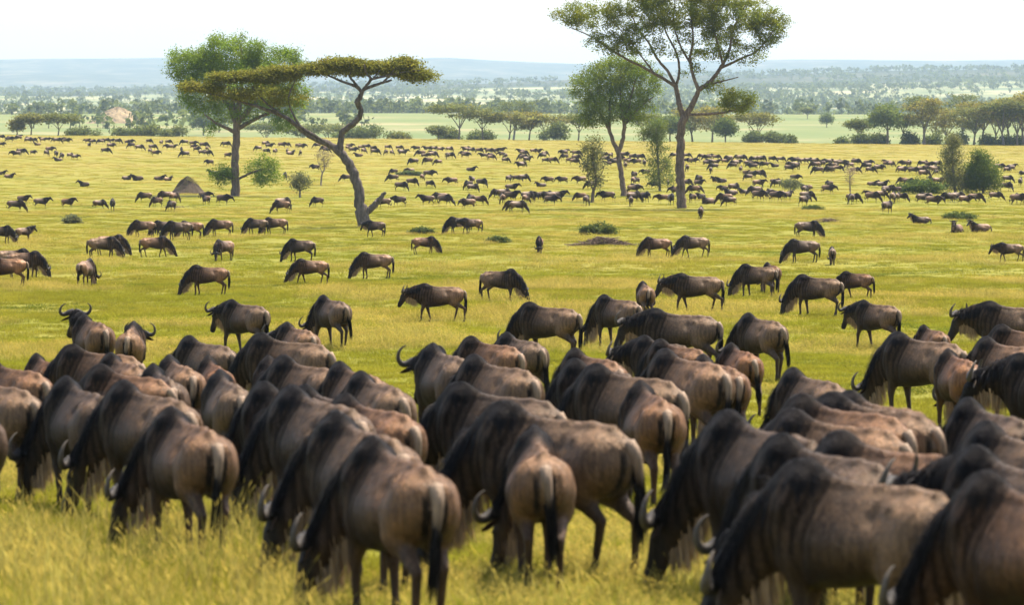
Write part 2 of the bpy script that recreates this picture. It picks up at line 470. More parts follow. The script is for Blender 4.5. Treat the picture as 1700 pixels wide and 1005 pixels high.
def build_body(name, ps, h, extra=False):
    sk = Skeleton(ps)
    pts = [sk.H(0.6, 0, 0), sk.H(-0.2, 0, 0), np.array([0.8, 0, 0])]
    lo = np.array([-1.02, -0.42, -0.04]); hi = np.array([0.92, 0.42, 1.40 + sk.dz])
    for p in pts:
        lo = np.minimum(lo, p - 0.16); hi = np.maximum(hi, p + 0.16)
    lo[2] = -0.05
    n = np.ceil((hi - lo) / h).astype(int) + 1
    ax = [lo[i] + h * np.arange(n[i]) for i in range(3)]
    P = np.stack(np.meshgrid(*ax, indexing='ij'), -1).astype(np.float32)
    F = torso_sdf(P, sk.dz)
    prims = sk.prims()
    if extra:   # far animals: tail, beard and horns belong to the same small mesh
        prims.append((lambda Q: rcone(Q, np.array([-0.88, 0, 1.0+sk.dz]), np.array([-0.95, 0.03, 0.62+sk.dz*0.7]), 0.03, 0.035), 0.02, C_MANE))
        prims.append((lambda Q: rcone(Q, np.array([-0.95, 0.03, 0.62+sk.dz*0.7]), np.array([-0.93, 0.05, 0.36+sk.dz*0.5]), 0.05, 0.02), 0.02, C_MANE))
        a = sk.m1 * 0.75 + sk.base * 0.25 - np.array([0, 0, 0.2]); b_ = sk.H(0.12, 0, -0.15)
        prims.append((lambda Q: rcone(Q, a, b_, 0.09, 0.05, sk.lat, 0.5), 0.03, C_BEARD * 0.6))
        for sd in (1, -1):
            hp = [sk.H(0.0, 0.1*sd, 0.05), sk.H(0.03, 0.24*sd, 0.05), sk.H(-0.04, 0.33*sd, 0.06), sk.H(-0.18, 0.30*sd, 0.07)]
            for u, v in zip(hp[:-1], hp[1:]):
                prims.append((lambda Q, u=u, v=v: rcone(Q, u, v, 0.035, 0.028), 0.01, np.array([0.08, 0.07, 0.06])))
    for i, (fn, k, col) in enumerate(prims):
        F = smin(F, fn(P), k)
    V, Q = surface_nets(F, lo, h)
    # relax the surface a little
    for _ in range(2):
        acc = np.zeros_like(V); cn = np.zeros(len(V))
        for i in range(4):
            j = (i + 1) % 4
            np.add.at(acc, Q[:, i], V[Q[:, j]]); np.add.at(cn, Q[:, i], 1)
            np.add.at(acc, Q[:, j], V[Q[:, i]]); np.add.at(cn, Q[:, j], 1)
        V = V * 0.6 + 0.4 * acc / cn[:, None]
    if h < 0.03:
        nr = np.zeros_like(V); e1 = V[Q[:, 2]] - V[Q[:, 0]]; e2 = V[Q[:, 3]] - V[Q[:, 1]]; fn_ = np.cross(e1, e2)
        for i in range(4): np.add.at(nr, Q[:, i], fn_)
        nr /= np.linalg.norm(nr, axis=1)[:, None] + 1e-12
        xx, yy, zz = V.T
        amp = sstep(0.45, 0.6, zz) * (1 - sstep(0.75, 0.9, xx))
        wr = 0.5 * np.sin(xx * 23 + 2.2 * np.sin(zz * 5) + yy * 4) + 0.35 * np.sin(xx * 41 + 3 * np.sin(zz * 8 + 1) + 5 * yy) * sstep(-0.1, 0.3, xx) + 0.4 * np.sin(zz * 11 + 3 * xx)
        V = V + nr * (0.0045 * amp * wr)[:, None]
        # groove in front of the haunch and behind the shoulder, hollow flank
        gro = np.exp(-((xx + 0.36 - 0.25 * (zz - 0.85)) / 0.05) ** 2) * sstep(0.6, 0.72, zz) * (1 - sstep(1.02, 1.12, zz)) * 0.016
        gro += np.exp(-((xx - 0.22 + 0.15 * (zz - 0.85)) / 0.045) ** 2) * sstep(0.6, 0.7, zz) * (1 - sstep(1.05, 1.2, zz)) * 0.014
        gro += np.exp(-((xx + 0.33) / 0.10) ** 2 - ((zz - sk.dz - 1.0) / 0.08) ** 2) * 0.018
        V = V - nr * (gro * (np.abs(yy) > 0.05))[:, None]
    # coat colours, with top-lit contrast painted in: bright rump, darkened lower flank
    x, y, z = V[:, 0], V[:, 1], V[:, 2] - sk.dz
    td = torso_sdf(V, sk.dz)
    f = (1 - (1 - sstep(-0.52, 0.05, x)) * sstep(0.62, 0.98, z))[:, None]
    tc = C_RUMP * (1 - f) + C_SIDE * f
    f = sstep(0.0, 0.36, x)[:, None]; tc = tc * (1 - f) + C_SHOUL * f
    f = (1 - sstep(0.56, 0.88, z))[:, None] * 0.9; tc = tc * (1 - f) + C_BELLY * f  # belly is naturally dark; overhead shade on the flank is painted in too
    W = np.exp(-np.clip(td, -0.02, 1) / 0.022)[:, None]; col = tc * W; tot = W.copy()
    for fn, k, c in prims:
        w = np.exp(-np.clip(fn(V), -0.02, 1) / 0.022)[:, None]
        col += w * c; tot += w
    col /= tot
    # dark upright stripes over shoulder and neck
    st = 0.5 + 0.5 * np.sin(x * 64 + 2.0 * np.sin(z * 6) + 2 * np.sin(y * 9))
    sf = sstep(-0.02, 0.25, x) * sstep(0.62, 0.8, z + 0.25 * sstep(0.5, 0.8, x)) * (1 - sstep(0.85, 1.0, x))
    col *= (1 - 0.62 * (sf * sstep(0.40, 0.75, st)))[:, None]
    # black crest over the hump and along the neck
    tp = np.interp(np.clip(x, -0.9, 0.74), *_top)
    jag = 0.05*np.sin(x*58 + 4*y) + 0.035*np.sin(x*97 + 1.3) + 0.03*np.sin(x*23)
    cr = (sstep(0.12, 0.27, x) * (1 - sstep(0.64, 0.74, x))) * sstep(-0.125, -0.065, z - tp + 0.7 * jag) * 0.97
    col = col * (1 - cr[:, None]) + C_MANE * cr[:, None]
    # black either side of the pale dock
    br = (1 - sstep(-0.82, -0.68, x)) * np.exp(-((np.abs(y) - 0.072) / 0.034) ** 4) * sstep(0.52, 0.66, z) * (1 - sstep(0.97, 1.04, z)) * 0.97
    col = col * (1 - br[:, None]) + C_MANE * br[:, None]
    pal = (1 - sstep(-0.86, -0.80, x)) * np.exp(-(y / 0.04) ** 2) * sstep(0.75, 0.9, z) * 0.9
    col = col * (1 - pal[:, None]) + np.array([0.22, 0.15, 0.095]) * pal[:, None]
    if h < 0.03:      # short coat hair lying over the skin
        rg = np.random.default_rng(int(abs(ps['yaw']) * 7 + ps['pitch']))
        e1 = V[Q[:, 2]] - V[Q[:, 0]]; e2 = V[Q[:, 3]] - V[Q[:, 1]]; cr_ = np.cross(e1, e2)
        ar = np.linalg.norm(cr_, axis=1); n_h = 22000
        fi = rg.choice(len(Q), n_h, p=ar / ar.sum())
        nn = cr_[fi] / (ar[fi][:, None] + 1e-12)
        u_, v_ = rg.uniform(0, 1, (2, n_h, 1))
        q0, q1, q2, q3 = (V[Q[fi, k]] for k in range(4))
        P0 = (q0 * (1 - u_) + q1 * u_) * (1 - v_) + (q3 * (1 - u_) + q2 * u_) * v_
        fl = np.array([-0.55, 0, -0.85]) + rg.normal(0, 0.16, (n_h, 3)); fl = fl - nn * (fl * nn).sum(1)[:, None]; fl /= np.linalg.norm(fl, axis=1)[:, None] + 1e-9
        sd = np.cross(nn, fl); Lh = rg.uniform(0.022, 0.05, (n_h, 1)) * sstep(0.25, 0.6, P0[:, 2:3] - sk.dz * 0.6); wh = rg.uniform(0.003, 0.0065, (n_h, 1))
        HV = np.stack([P0 - sd * wh + nn * 0.001, P0 + sd * wh + nn * 0.001, P0 + fl * Lh + nn * Lh * rg.uniform(0.06, 0.22, (n_h, 1))], 1).reshape(-1, 3)
        hc = np.repeat(col[Q[fi, 0]] * rg.uniform(0.55, 1.5, (n_h, 1)), 3, 0)
        sk.hair = new_mesh(name + '_hair', HV, None, np.arange(3 * n_h).reshape(-1, 3), hc, False)
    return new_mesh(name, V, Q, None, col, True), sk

def strands(g, roots, dirs, lens, width, col, rng, sag=0.6, segs=3, spread=0.25):
    roots = np.asarray(roots); n = len(roots)
    d = np.asarray(dirs) + rng.normal(0, spread, (n, 3)); d /= np.linalg.norm(d, axis=1)[:, None]
    L = np.asarray(lens) * rng.uniform(0.7, 1.15, n)
    sdv = np.cross(d, rng.normal(0, 1, (n, 3))); sdv /= np.linalg.norm(sdv, axis=1)[:, None] + 1e-9
    W = width * rng.uniform(0.6, 1.3, n)
    V = []; p = roots.copy(); dd = d.copy()
    for k in range(segs + 1):
        t = k / segs
        w = (W * (1 - 0.92 * t ** 1.5))[:, None] * 0.5
        V.append(p - sdv * w); V.append(p + sdv * w)
        dd = dd + np.array([0, 0, -sag / segs]); dd /= np.linalg.norm(dd, axis=1)[:, None]
        p = p + dd * (L / segs)[:, None]
    V = np.stack(V, 1)                               # n, 2(segs+1), 3
    m = 2 * (segs + 1)
    q = np.array([[2*k, 2*k+1, 2*k+3, 2*k+2] for k in range(segs)])
    Q = (np.arange(n)[:, None, None] * m + q[None]).reshape(-1, 4)
    C = np.asarray(col) * rng.uniform(0.6, 1.5, (n, 1))
    g.add(V.reshape(-1, 3), Q, None, np.repeat(C, m, 0))

def build_parts(pname, ps, sk):
    rng = np.random.default_rng(abs(hash(pname)) % 1000 if False else sum(map(ord, pname)))
    parts = {}
    dz = sk.dz
    # horns: out and slightly down from the boss, then hooking up and inwards
    for key, sd in (('horn', 1), ('horn_b', -1)):
        g = Geo()
        cp = np.array([sk.H(a, l*sd, n) for a, l, n in ((0.0, 0.015, 0.075), (0.012, 0.10, 0.072), (0.035, 0.175, 0.055), (0.025, 0.245, 0.05), (-0.035, 0.29, 0.06), (-0.115, 0.285, 0.075), (-0.175, 0.24, 0.085), (-0.195, 0.20, 0.085))])
        p = resample(cp, 22); t = np.linspace(0, 1, 22)
        r = 0.058 * (1 - t) ** 0.75 * (1 - 0.25 * t) + 0.004
        n0 = g.n
        tube(g, p, r, 9, (1, 1, 1))
        tt = np.concatenate([np.repeat(t, 9), [0, 1]])
        c = np.array([0.032, 0.028, 0.025]) * (1 - sstep(0.30, 0.70, tt))[:, None] + np.array([0.085, 0.068, 0.050]) * sstep(0.30, 0.70, tt)[:, None]
        c = c * (1 - 0.5 * sstep(0.82, 1.0, tt))[:, None]
        g.c[-1] = c
        parts[key] = (g.mesh('horn_' + pname), HORN)
    # ears
    for key, sd in (('ear', 1), ('ear_b', -1)):
        g = Geo()
        p = np.array([sk.H(0.035 + 0.05*t, (0.085 + 0.20*t)*sd, -0.01 - 0.05*t) for t in np.linspace(0, 1, 7)])
        w = np.array([0.018, 0.033, 0.040, 0.040, 0.032, 0.019, 0.003])
        V = []
        for i in range(7):
            for a in range(8):
                an = a * PI / 4
                V.append(p[i] + sk.a * math.cos(an) * w[i] + sk.n * math.sin(an) * w[i] * 0.28)
        q = [(i*8 + a, i*8 + (a+1) % 8, i*8 + 8 + (a+1) % 8, i*8 + 8 + a) for i in range(6) for a in range(8)]
        g.add(V, q, None, C_SHOUL * 0.7)
        parts[key] = (g.mesh('ear_' + pname), COAT)
    # eyes
    for key, sd in (('eye', 1), ('eye_b', -1)):
        g = Geo()
        c0 = sk.H(0.145, 0.074*sd, 0.030)
        th = np.linspace(0, PI, 6); ph = np.arange(8) * PI / 4
        V = [c0 + 0.017 * np.array([math.sin(a)*math.cos(b), math.sin(a)*math.sin(b), math.cos(a)]) for a in th for b in ph]
        q = [(i*8 + a, i*8 + (a+1) % 8, i*8 + 8 + (a+1) % 8, i*8 + 8 + a) for i in range(5) for a in range(8)]
        g.add(V, q, None, (0.008, 0.006, 0.005)); parts[key] = (g.mesh('eye_' + pname), HORN)
    # mane: crest of the neck, falling to both sides
    g = Geo()
    crest = [np.array([x, 0, np.interp(x, *_top) + dz - 0.012]) for x in (0.16, 0.27, 0.38, 0.48)]
    latn = lambda v: v / np.linalg.norm(v)
    nd1 = latn(sk.m1 - sk.base); up1 = latn(np.cross(nd1, sk.lat)) ; up1 = up1 if up1[2] > 0 else -up1
    nd2 = latn(sk.poll - sk.m1); up2 = latn(np.cross(nd2, sk.lat)); up2 = up2 if (up2 @ up1) > 0 else -up2
    crest += [sk.base*0.45 + sk.m1*0.55 + up1*0.222, sk.m1 + latn(up1+up2)*0.196, (sk.m1 + sk.poll)/2 + up2*0.150, sk.poll + up2*0.105 - sk.a*0.03]
    cr = resample(np.array(crest), 60)
    cu = np.linspace(0, 1, 60)
    upv = np.array([latn(np.array([0, 0, 1.0]) * (1 - t) + up2 * t) for t in cu])
    n = 850
    ti = rng.uniform(0, 59, n); i0 = ti.astype(int).clip(0, 58); fr = (ti - i0)[:, None]
    rt = cr[i0] * (1 - fr) + cr[i0 + 1] * fr
    uu = upv[i0]
    sgn = rng.choice([-1, 1], n)[:, None]
    side = rng.uniform(0.0, 1.0, n)[:, None] * sgn
    tt = ti / 59
    hump = (1 - sstep(0.15, 0.45, tt))
    dirs = uu * (0.34 - 0.1 * hump[:, None]) + sk.lat * side * 0.9 + np.where(tt < 0.45, -0.25, 0.1)[:, None] * np.array([1.0, 0, 0])
    L = 0.09 * hump + (0.27 * np.sin(np.clip(tt, 0.15, 0.95) * PI) ** 0.7) * (1 - hump) + 0.03
    strands(g, rt + sk.lat * side * 0.035 - uu*0.015, dirs, L, 0.012, C_MANE, rng, sag=3.2, segs=4, spread=0.16)
    # shaggy dark hair hanging from the neck sides
    n = 420
    ti = rng.uniform(22, 59, n); i0 = ti.astype(int).clip(0, 58)
    sgn = rng.choice([-1, 1], n)[:, None]
    rt = cr[i0] + sk.lat * sgn * rng.uniform(0.06, 0.12, (n, 1)) - upv[i0] * rng.uniform(0.03, 0.10, (n, 1))
    strands(g, rt, sk.lat * sgn * 0.5 + np.array([0, 0, -0.6]) + upv[i0]*0.2, np.full(n, 0.20), 0.011, C_MANE * 1.7, rng, sag=1.4, segs=3, spread=0.15)
    parts['mane'] = (g.mesh('mane_' + pname), COAT)
    # beard under throat and neck
    g = Geo()
    und = [sk.base*0.7 + sk.m1*0.3 - up1*0.20, sk.m1 - latn(up1+up2)*0.165, (sk.m1 + sk.poll)/2 - up2*0.125, sk.H(0.08, 0, -0.14), sk.H(0.22, 0, -0.115)]
    ur = resample(np.array(und), 50)
    n = 420
    ti = rng.beta(1.6, 1.1, n) * 49; i0 = ti.astype(int).clip(0, 48)
    rt = ur[i0] + sk.lat * rng.normal(0, 0.028, n)[:, None] + up2 * 0.02
    back = -np.array([math.cos(R(ps['yaw'])), math.sin(R(ps['yaw'])), 0])
    strands(g, rt, np.array([0, 0, -1.0]) - up2*0.35 + back*0.1, 0.10 + 0.26 * np.sin(np.clip(ti/49, 0.05, 0.9)*PI), 0.016, C_BEARD, rng, sag=1.0, segs=3, spread=0.14)
    parts['beard'] = (g.mesh('beard_' + pname), COAT)
    # tail: pale dock and black switch
    g = Geo()
    ts = ps['tail']
    if ps.get('lie'):
        cp = np.array([(-0.87, 0, 0.53), (-0.97, 0.05, 0.42), (-1.0, 0.15, 0.2), (-0.95, 0.25, 0.06)])
    else:
        cp = np.array([(-0.865, 0, 1.045), (-0.935, ts*0.2, 0.96), (-0.955, ts*0.6, 0.78), (-0.945, ts, 0.60)])
    p = resample(cp, 14); t = np.linspace(0, 1, 14)
    tube(g, p, 0.040 * (1 - t) + 0.018, 8)
    tt = np.concatenate([np.repeat(t, 8), [0, 1]])[:, None]
    f = sstep(0.35, 0.75, tt)
    g.c[-1] = np.array([0.19, 0.125, 0.075]) * (1 - f) + C_MANE * f
    n = 260
    ti = rng.beta(2.2, 1.0, n) * 13; i0 = ti.astype(int).clip(0, 12)
    dn = latn(cp[-1] - cp[-2])
    strands(g, p[i0] + rng.normal(0, 0.014, (n, 3)), dn + np.zeros((n, 3)), np.full(n, 0.36 if not ps.get('lie') else 0.2), 0.018, C_MANE, rng, sag=0.5, segs=3, spread=0.07)
    parts['tail'] = (g.mesh('tail_' + pname), COAT)
    return parts

HERD = {}
def make_pose(pname):
    ps = POSES[pname]
    body, sk = build_body('wildebeest_body_' + pname, ps, 0.020)
    body.materials.append(COAT)
    far, _ = build_body('wildebeest_far_' + pname, ps, 0.052, True)
    far.materials.append(COAT)
    parts = build_parts(pname, ps, sk)
    parts['hair'] = (sk.hair, COAT)
    for me, mt in parts.values(): me.materials.append(mt)
    HERD[pname] = dict(body=body, far=far, parts=parts)
for _p in POSES: make_pose(_p)

def place_wildebeest(loc, heading, pose, scale, tint, label, group, detail=True):
    H_ = HERD[pose]
    if detail:
        o = link('wildebeest', None)
        o.empty_display_size = 0.3
        b = link('body', H_['body'], None, o); b.color = (*tint, 1)
        for k, (me, mt) in H_['parts'].items():
            if k in ('hair', 'eye', 'eye_b') and loc.y > 170: continue      # too small to show out there
            c = link(k.split('_')[0], me, None, o)
            c.color = (*tint, 1) if k in ('ear', 'ear_b', 'hair') else (1, 1, 1, 1)
    else:
        o = link('wildebeest', H_['far']); o.color = (*tint, 1)
    o.location = loc; o.rotation_euler = (0, 0, heading); o.scale = (scale, scale * 0.93, scale)
    tag(o, label, 'wildebeest', group)
    return o
# ---------------------------------------------------------------- land
def plain_colour(nd, ln, pos, blade=False):
    """patchy savanna colour from world position: green turf, yellow-green grass, straw; paler towards the plain's far rim"""
    sep = N(nd, 'ShaderNodeSeparateXYZ'); ln.new(pos, sep.inputs[0])
    big = noise(nd, ln, pos, 0.035, 3, 0.6)
    mid = noise(nd, ln, pos, 0.22, 4, 0.6)
    fine = noise(nd, ln, pos, 2.4, 3, 0.6)
    f = math_n(nd, ln, 'ADD', math_n(nd, ln, 'ADD', math_n(nd, ln, 'MULTIPLY', big, 0.42), 0.20), math_n(nd, ln, 'MULTIPLY', mid, 0.38))
    f = math_n(nd, ln, 'ADD', f, math_n(nd, ln, 'MULTIPLY', fine, 0.22))
    # grazed short turf in the middle distance, dry grass on the far slope
    f = math_n(nd, ln, 'ADD', f, maprange(nd, ln, sep.outputs[1], 420, 900, -0.02, 0.12))
    f = math_n(nd, ln, 'ADD', f, maprange(nd, ln, sep.outputs[1], 60, 130, -0.02, 0.02))
    c = ramp(nd, ln, f, [(0.46, (0.146, 0.162, 0.012)), (0.64, (0.188, 0.188, 0.016)), (0.80, (0.232, 0.202, 0.024)), (0.92, (0.262, 0.212, 0.044)), (1.0, (0.31, 0.235, 0.085))])
    return c, f, sep

def ground_material():
    m, nt, nd, ln = mat_new('savanna_ground')
    g = N(nd, 'ShaderNodeNewGeometry')
    c, f, sep = plain_colour(nd, ln, g.outputs['Position'])
    y = sep.outputs[1]
    # soil between the blades near by
    n2 = noise(nd, ln, g.outputs['Position'], 9.0, 5, 0.7)
    c = mixc(nd, ln, 1.0, c, (0.78, 0.78, 0.78), 'MULTIPLY')  # ground darkened evenly, standing in for the self-shadow of the tufts
    c = mixc(nd, ln, maprange(nd, ln, n2, 0.45, 0.7, 0.0, 0.6), c, (0.075, 0.08, 0.022))
    # green meadow beyond the rim of the plain
    n3 = noise(nd, ln, g.outputs['Position'], 0.012, 4, 0.6)
    mead = ramp(nd, ln, n3, [(0.35, (0.095, 0.125, 0.036)), (0.55, (0.13, 0.145, 0.048)), (0.68, (0.22, 0.19, 0.09))])
    c = mixc(nd, ln, maprange(nd, ln, y, 1095, 1180), c, mead)
    n4 = noise(nd, ln, g.outputs['Position'], 0.006, 5, 0.65)
    wood = ramp(nd, ln, n4, [(0.40, (0.06, 0.085, 0.03)), (0.52, (0.14, 0.15, 0.06)), (0.66, (0.34, 0.29, 0.16))])
    c = mixc(nd, ln, maprange(nd, ln, y, 2450, 3000), c, wood)
    p = N(nd, 'ShaderNodeBsdfPrincipled'); ln.new(c, p.inputs['Base Color'])
    p.inputs['Roughness'].default_value = 0.95; p.inputs['Specular IOR Level'].default_value = 0.1
    h = noise(nd, ln, g.outputs['Position'], 3.0, 6, 0.7)
    b = N(nd, 'ShaderNodeBump'); b.inputs['Strength'].default_value = 0.6; b.inputs['Distance'].default_value = 0.12
    ln.new(h, b.inputs['Height']); ln.new(b.outputs[0], p.inputs['Normal'])
    o = N(nd, 'ShaderNodeOutputMaterial'); ln.new(p.outputs[0], o.inputs[0])
    return m

def hill_material():
    m, nt, nd, ln = mat_new('wooded_hills')
    g = N(nd, 'ShaderNodeNewGeometry')
    mp = N(nd, 'ShaderNodeMapping'); mp.inputs['Scale'].default_value = (1, 0.35, 1); ln.new(g.outputs['Position'], mp.inputs[0])
    n4 = noise(nd, ln, mp.outputs[0], 0.008, 6, 0.7)
    c = ramp(nd, ln, n4, [(0.38, (0.028, 0.038, 0.026)), (0.52, (0.050, 0.056, 0.036)), (0.72, (0.13, 0.115, 0.075))])
    p = N(nd, 'ShaderNodeBsdfPrincipled'); ln.new(c, p.inputs['Base Color'])
    p.inputs['Roughness'].default_value = 1.0; p.inputs['Specular IOR Level'].default_value = 0.0
    o = N(nd, 'ShaderNodeOutputMaterial'); ln.new(p.outputs[0], o.inputs[0])
    return m

def land_mesh(name, ys, nx, wid):
    t = np.linspace(-1, 1, nx)
    t = np.sign(t) * np.abs(t) ** 1.5
    Y, T = np.meshgrid(ys, t, indexing='ij')
    X = T * wid(np.abs(Y))
    Z = ground_z(X, np.maximum(Y, 0.0))
    V = np.stack([X, Y, Z], -1).reshape(-1, 3)
    i = np.arange(len(ys) - 1)[:, None] * nx; j = np.arange(nx - 1)[None]
    q = np.stack([i + j, i + j + 1, i + nx + j + 1, i + nx + j], -1).reshape(-1, 4)
    return new_mesh(name, V, q)

_w = lambda y: 90 + 0.5 * y
gys = np.concatenate([[-400, -150, -50, -10], np.geomspace(3, 6500, 420)])
ground = link('ground', land_mesh('ground', gys, 170, _w), ground_material())
ground['kind'] = 'structure'; ground['label'] = 'grassy savanna plain falling away and rising to a low rim'
hills = link('hills', land_mesh('hills', np.geomspace(6500, 17500, 90), 240, _w), hill_material())
hills['kind'] = 'structure'; hills['label'] = 'long low wooded hills along the hazy skyline'

# ---------------------------------------------------------------- grass (one uncountable cover, tufts spread over the plain)
def grass_material(name, kind):
    m, nt, nd, ln = mat_new(name)
    g = N(nd, 'ShaderNodeNewGeometry'); oi = N(nd, 'ShaderNodeObjectInfo')
    at = N(nd, 'ShaderNodeAttribute', attribute_name='coat')
    c, f, sep = plain_colour(nd, ln, g.outputs['Position'])
    if kind == 'dry':
        c = mixc(nd, ln, 0.55, c, (0.34, 0.265, 0.085))
    if kind == 'herb':
        c = mixc(nd, ln, 0.6, c, (0.055, 0.10, 0.018))
    v = maprange(nd, ln, oi.outputs['Random'], 0, 1, 0.72, 1.25)
    cb = N(nd, 'ShaderNodeCombineColor'); [ln.new(v, cb.inputs[i]) for i in range(3)]
    c = mixc(nd, ln, 1.0, c, cb.outputs[0], 'MULTIPLY')
    c = mixc(nd, ln, 1.0, c, at.outputs['Color'], 'MULTIPLY')
    d = N(nd, 'ShaderNodeBsdfDiffuse'); ln.new(c, d.inputs[0])
    t = N(nd, 'ShaderNodeBsdfTranslucent'); ln.new(c, t.inputs[0])
    ms = N(nd, 'ShaderNodeMixShader'); ms.inputs[0].default_value = 0.48
    ln.new(d.outputs[0], ms.inputs[1]); ln.new(t.outputs[0], ms.inputs[2])
    o = N(nd, 'ShaderNodeOutputMaterial'); ln.new(ms.outputs[0], o.inputs[0])
    return m

def tuft_mesh(name, n, rad, hmin, hmax, w, lean, seed, tone, heads=False):
    rng = np.random.default_rng(seed); g = Geo()
    a = rng.uniform(0, 2*PI, n); r = rad * np.sqrt(rng.uniform(0, 1, n))
    root = np.stack([np.cos(a)*r, np.sin(a)*r, np.full(n, -0.03)], 1)
    L = rng.uniform(hmin, hmax, n)
    th = rng.uniform(0, 2*PI, n); ln_ = rng.uniform(0.1, 1, n) * lean
    out = np.stack([np.cos(th), np.sin(th), np.zeros(n)], 1)
    sd = np.stack([-np.sin(th + 0.7), np.cos(th + 0.7), np.zeros(n)], 1)
    ww = (w * rng.uniform(0.6, 1.4, n))[:, None]
    p1 = root + np.array([0, 0, 1]) * (L*0.55)[:, None] + out * (L*ln_*0.3)[:, None]
    p2 = root + np.array([0, 0, 1]) * (L*(1 - 0.25*ln_))[:, None] + out * (L*ln_)[:, None]
    V = np.stack([root - sd*ww*0.5, root + sd*ww*0.5, p1 - sd*ww*0.42, p1 + sd*ww*0.42, p2], 1).reshape(-1, 3)
    b = np.arange(n)[:, None] * 5
    c = np.repeat(tone * rng.uniform(0.75, 1.25, (n, 1)), 5, 0) * np.array([1, 1, 1])
    g.add(V, b + np.array([[0, 1, 3, 2]]), b + np.array([[2, 3, 4]]), c)
    if heads:
        k = max(2, n // 2); i = rng.choice(n, k, False)
        e = p2[i]; u = (p2 - p1)[i]; u /= np.linalg.norm(u, axis=1)[:, None]
        s2 = sd[i]
        V = np.stack([e - u*0.03, e + u*0.03 - s2*0.005, e + u*0.03 + s2*0.005, e + u*0.08], 1).reshape(-1, 3)
        b = np.arange(k)[:, None] * 4
        g.add(V, b + np.array([[0, 2, 3, 1]]), None, tone * np.array([1.15, 1.05, 0.9]))
    return g.mesh(name, False)

MG, MD, MH = grass_material('grass_green', 'green'), grass_material('grass_dry', 'dry'), grass_material('grass_herb', 'herb')
_one = np.array([1.0, 1.0, 1.0])
protos = [(tuft_mesh('grass_tuft_a', 95, 0.34, 0.08, 0.24, 0.007, 0.7, 1, _one), MG),
          (tuft_mesh('grass_tuft_b', 85, 0.32, 0.12, 0.34, 0.007, 0.55, 2, _one*1.05), MG),
          (tuft_mesh('grass_tuft_c', 60, 0.30, 0.20, 0.52, 0.0042, 0.45, 3, _one*1.1, True), MD),
          (tuft_mesh('grass_tuft_d', 18, 0.22, 0.45, 0.85, 0.009, 0.4, 4, _one*1.1, True), MD),
          (tuft_mesh('grass_tuft_e', 90, 0.38, 0.06, 0.18, 0.016, 0.9, 5, _one*0.9), MH)]
pcol = bpy.data.collections.new('grass_tufts')
for i, (me, mt) in enumerate(protos):
    me.materials.append(mt)
    po = bpy.data.objects.new(me.name, me); pcol.objects.link(po)

def vnoise(x, y, s, seed):
    rng = np.random.default_rng(seed)
    v = np.zeros_like(x)
    for k in range(6):
        a = rng.uniform(0, 2*PI); f = s * rng.uniform(0.6, 1.9); p = rng.uniform(0, 2*PI)
        v += np.sin((x*math.cos(a) + y*math.sin(a)) * f + p)
    return v / 6 ** 0.5

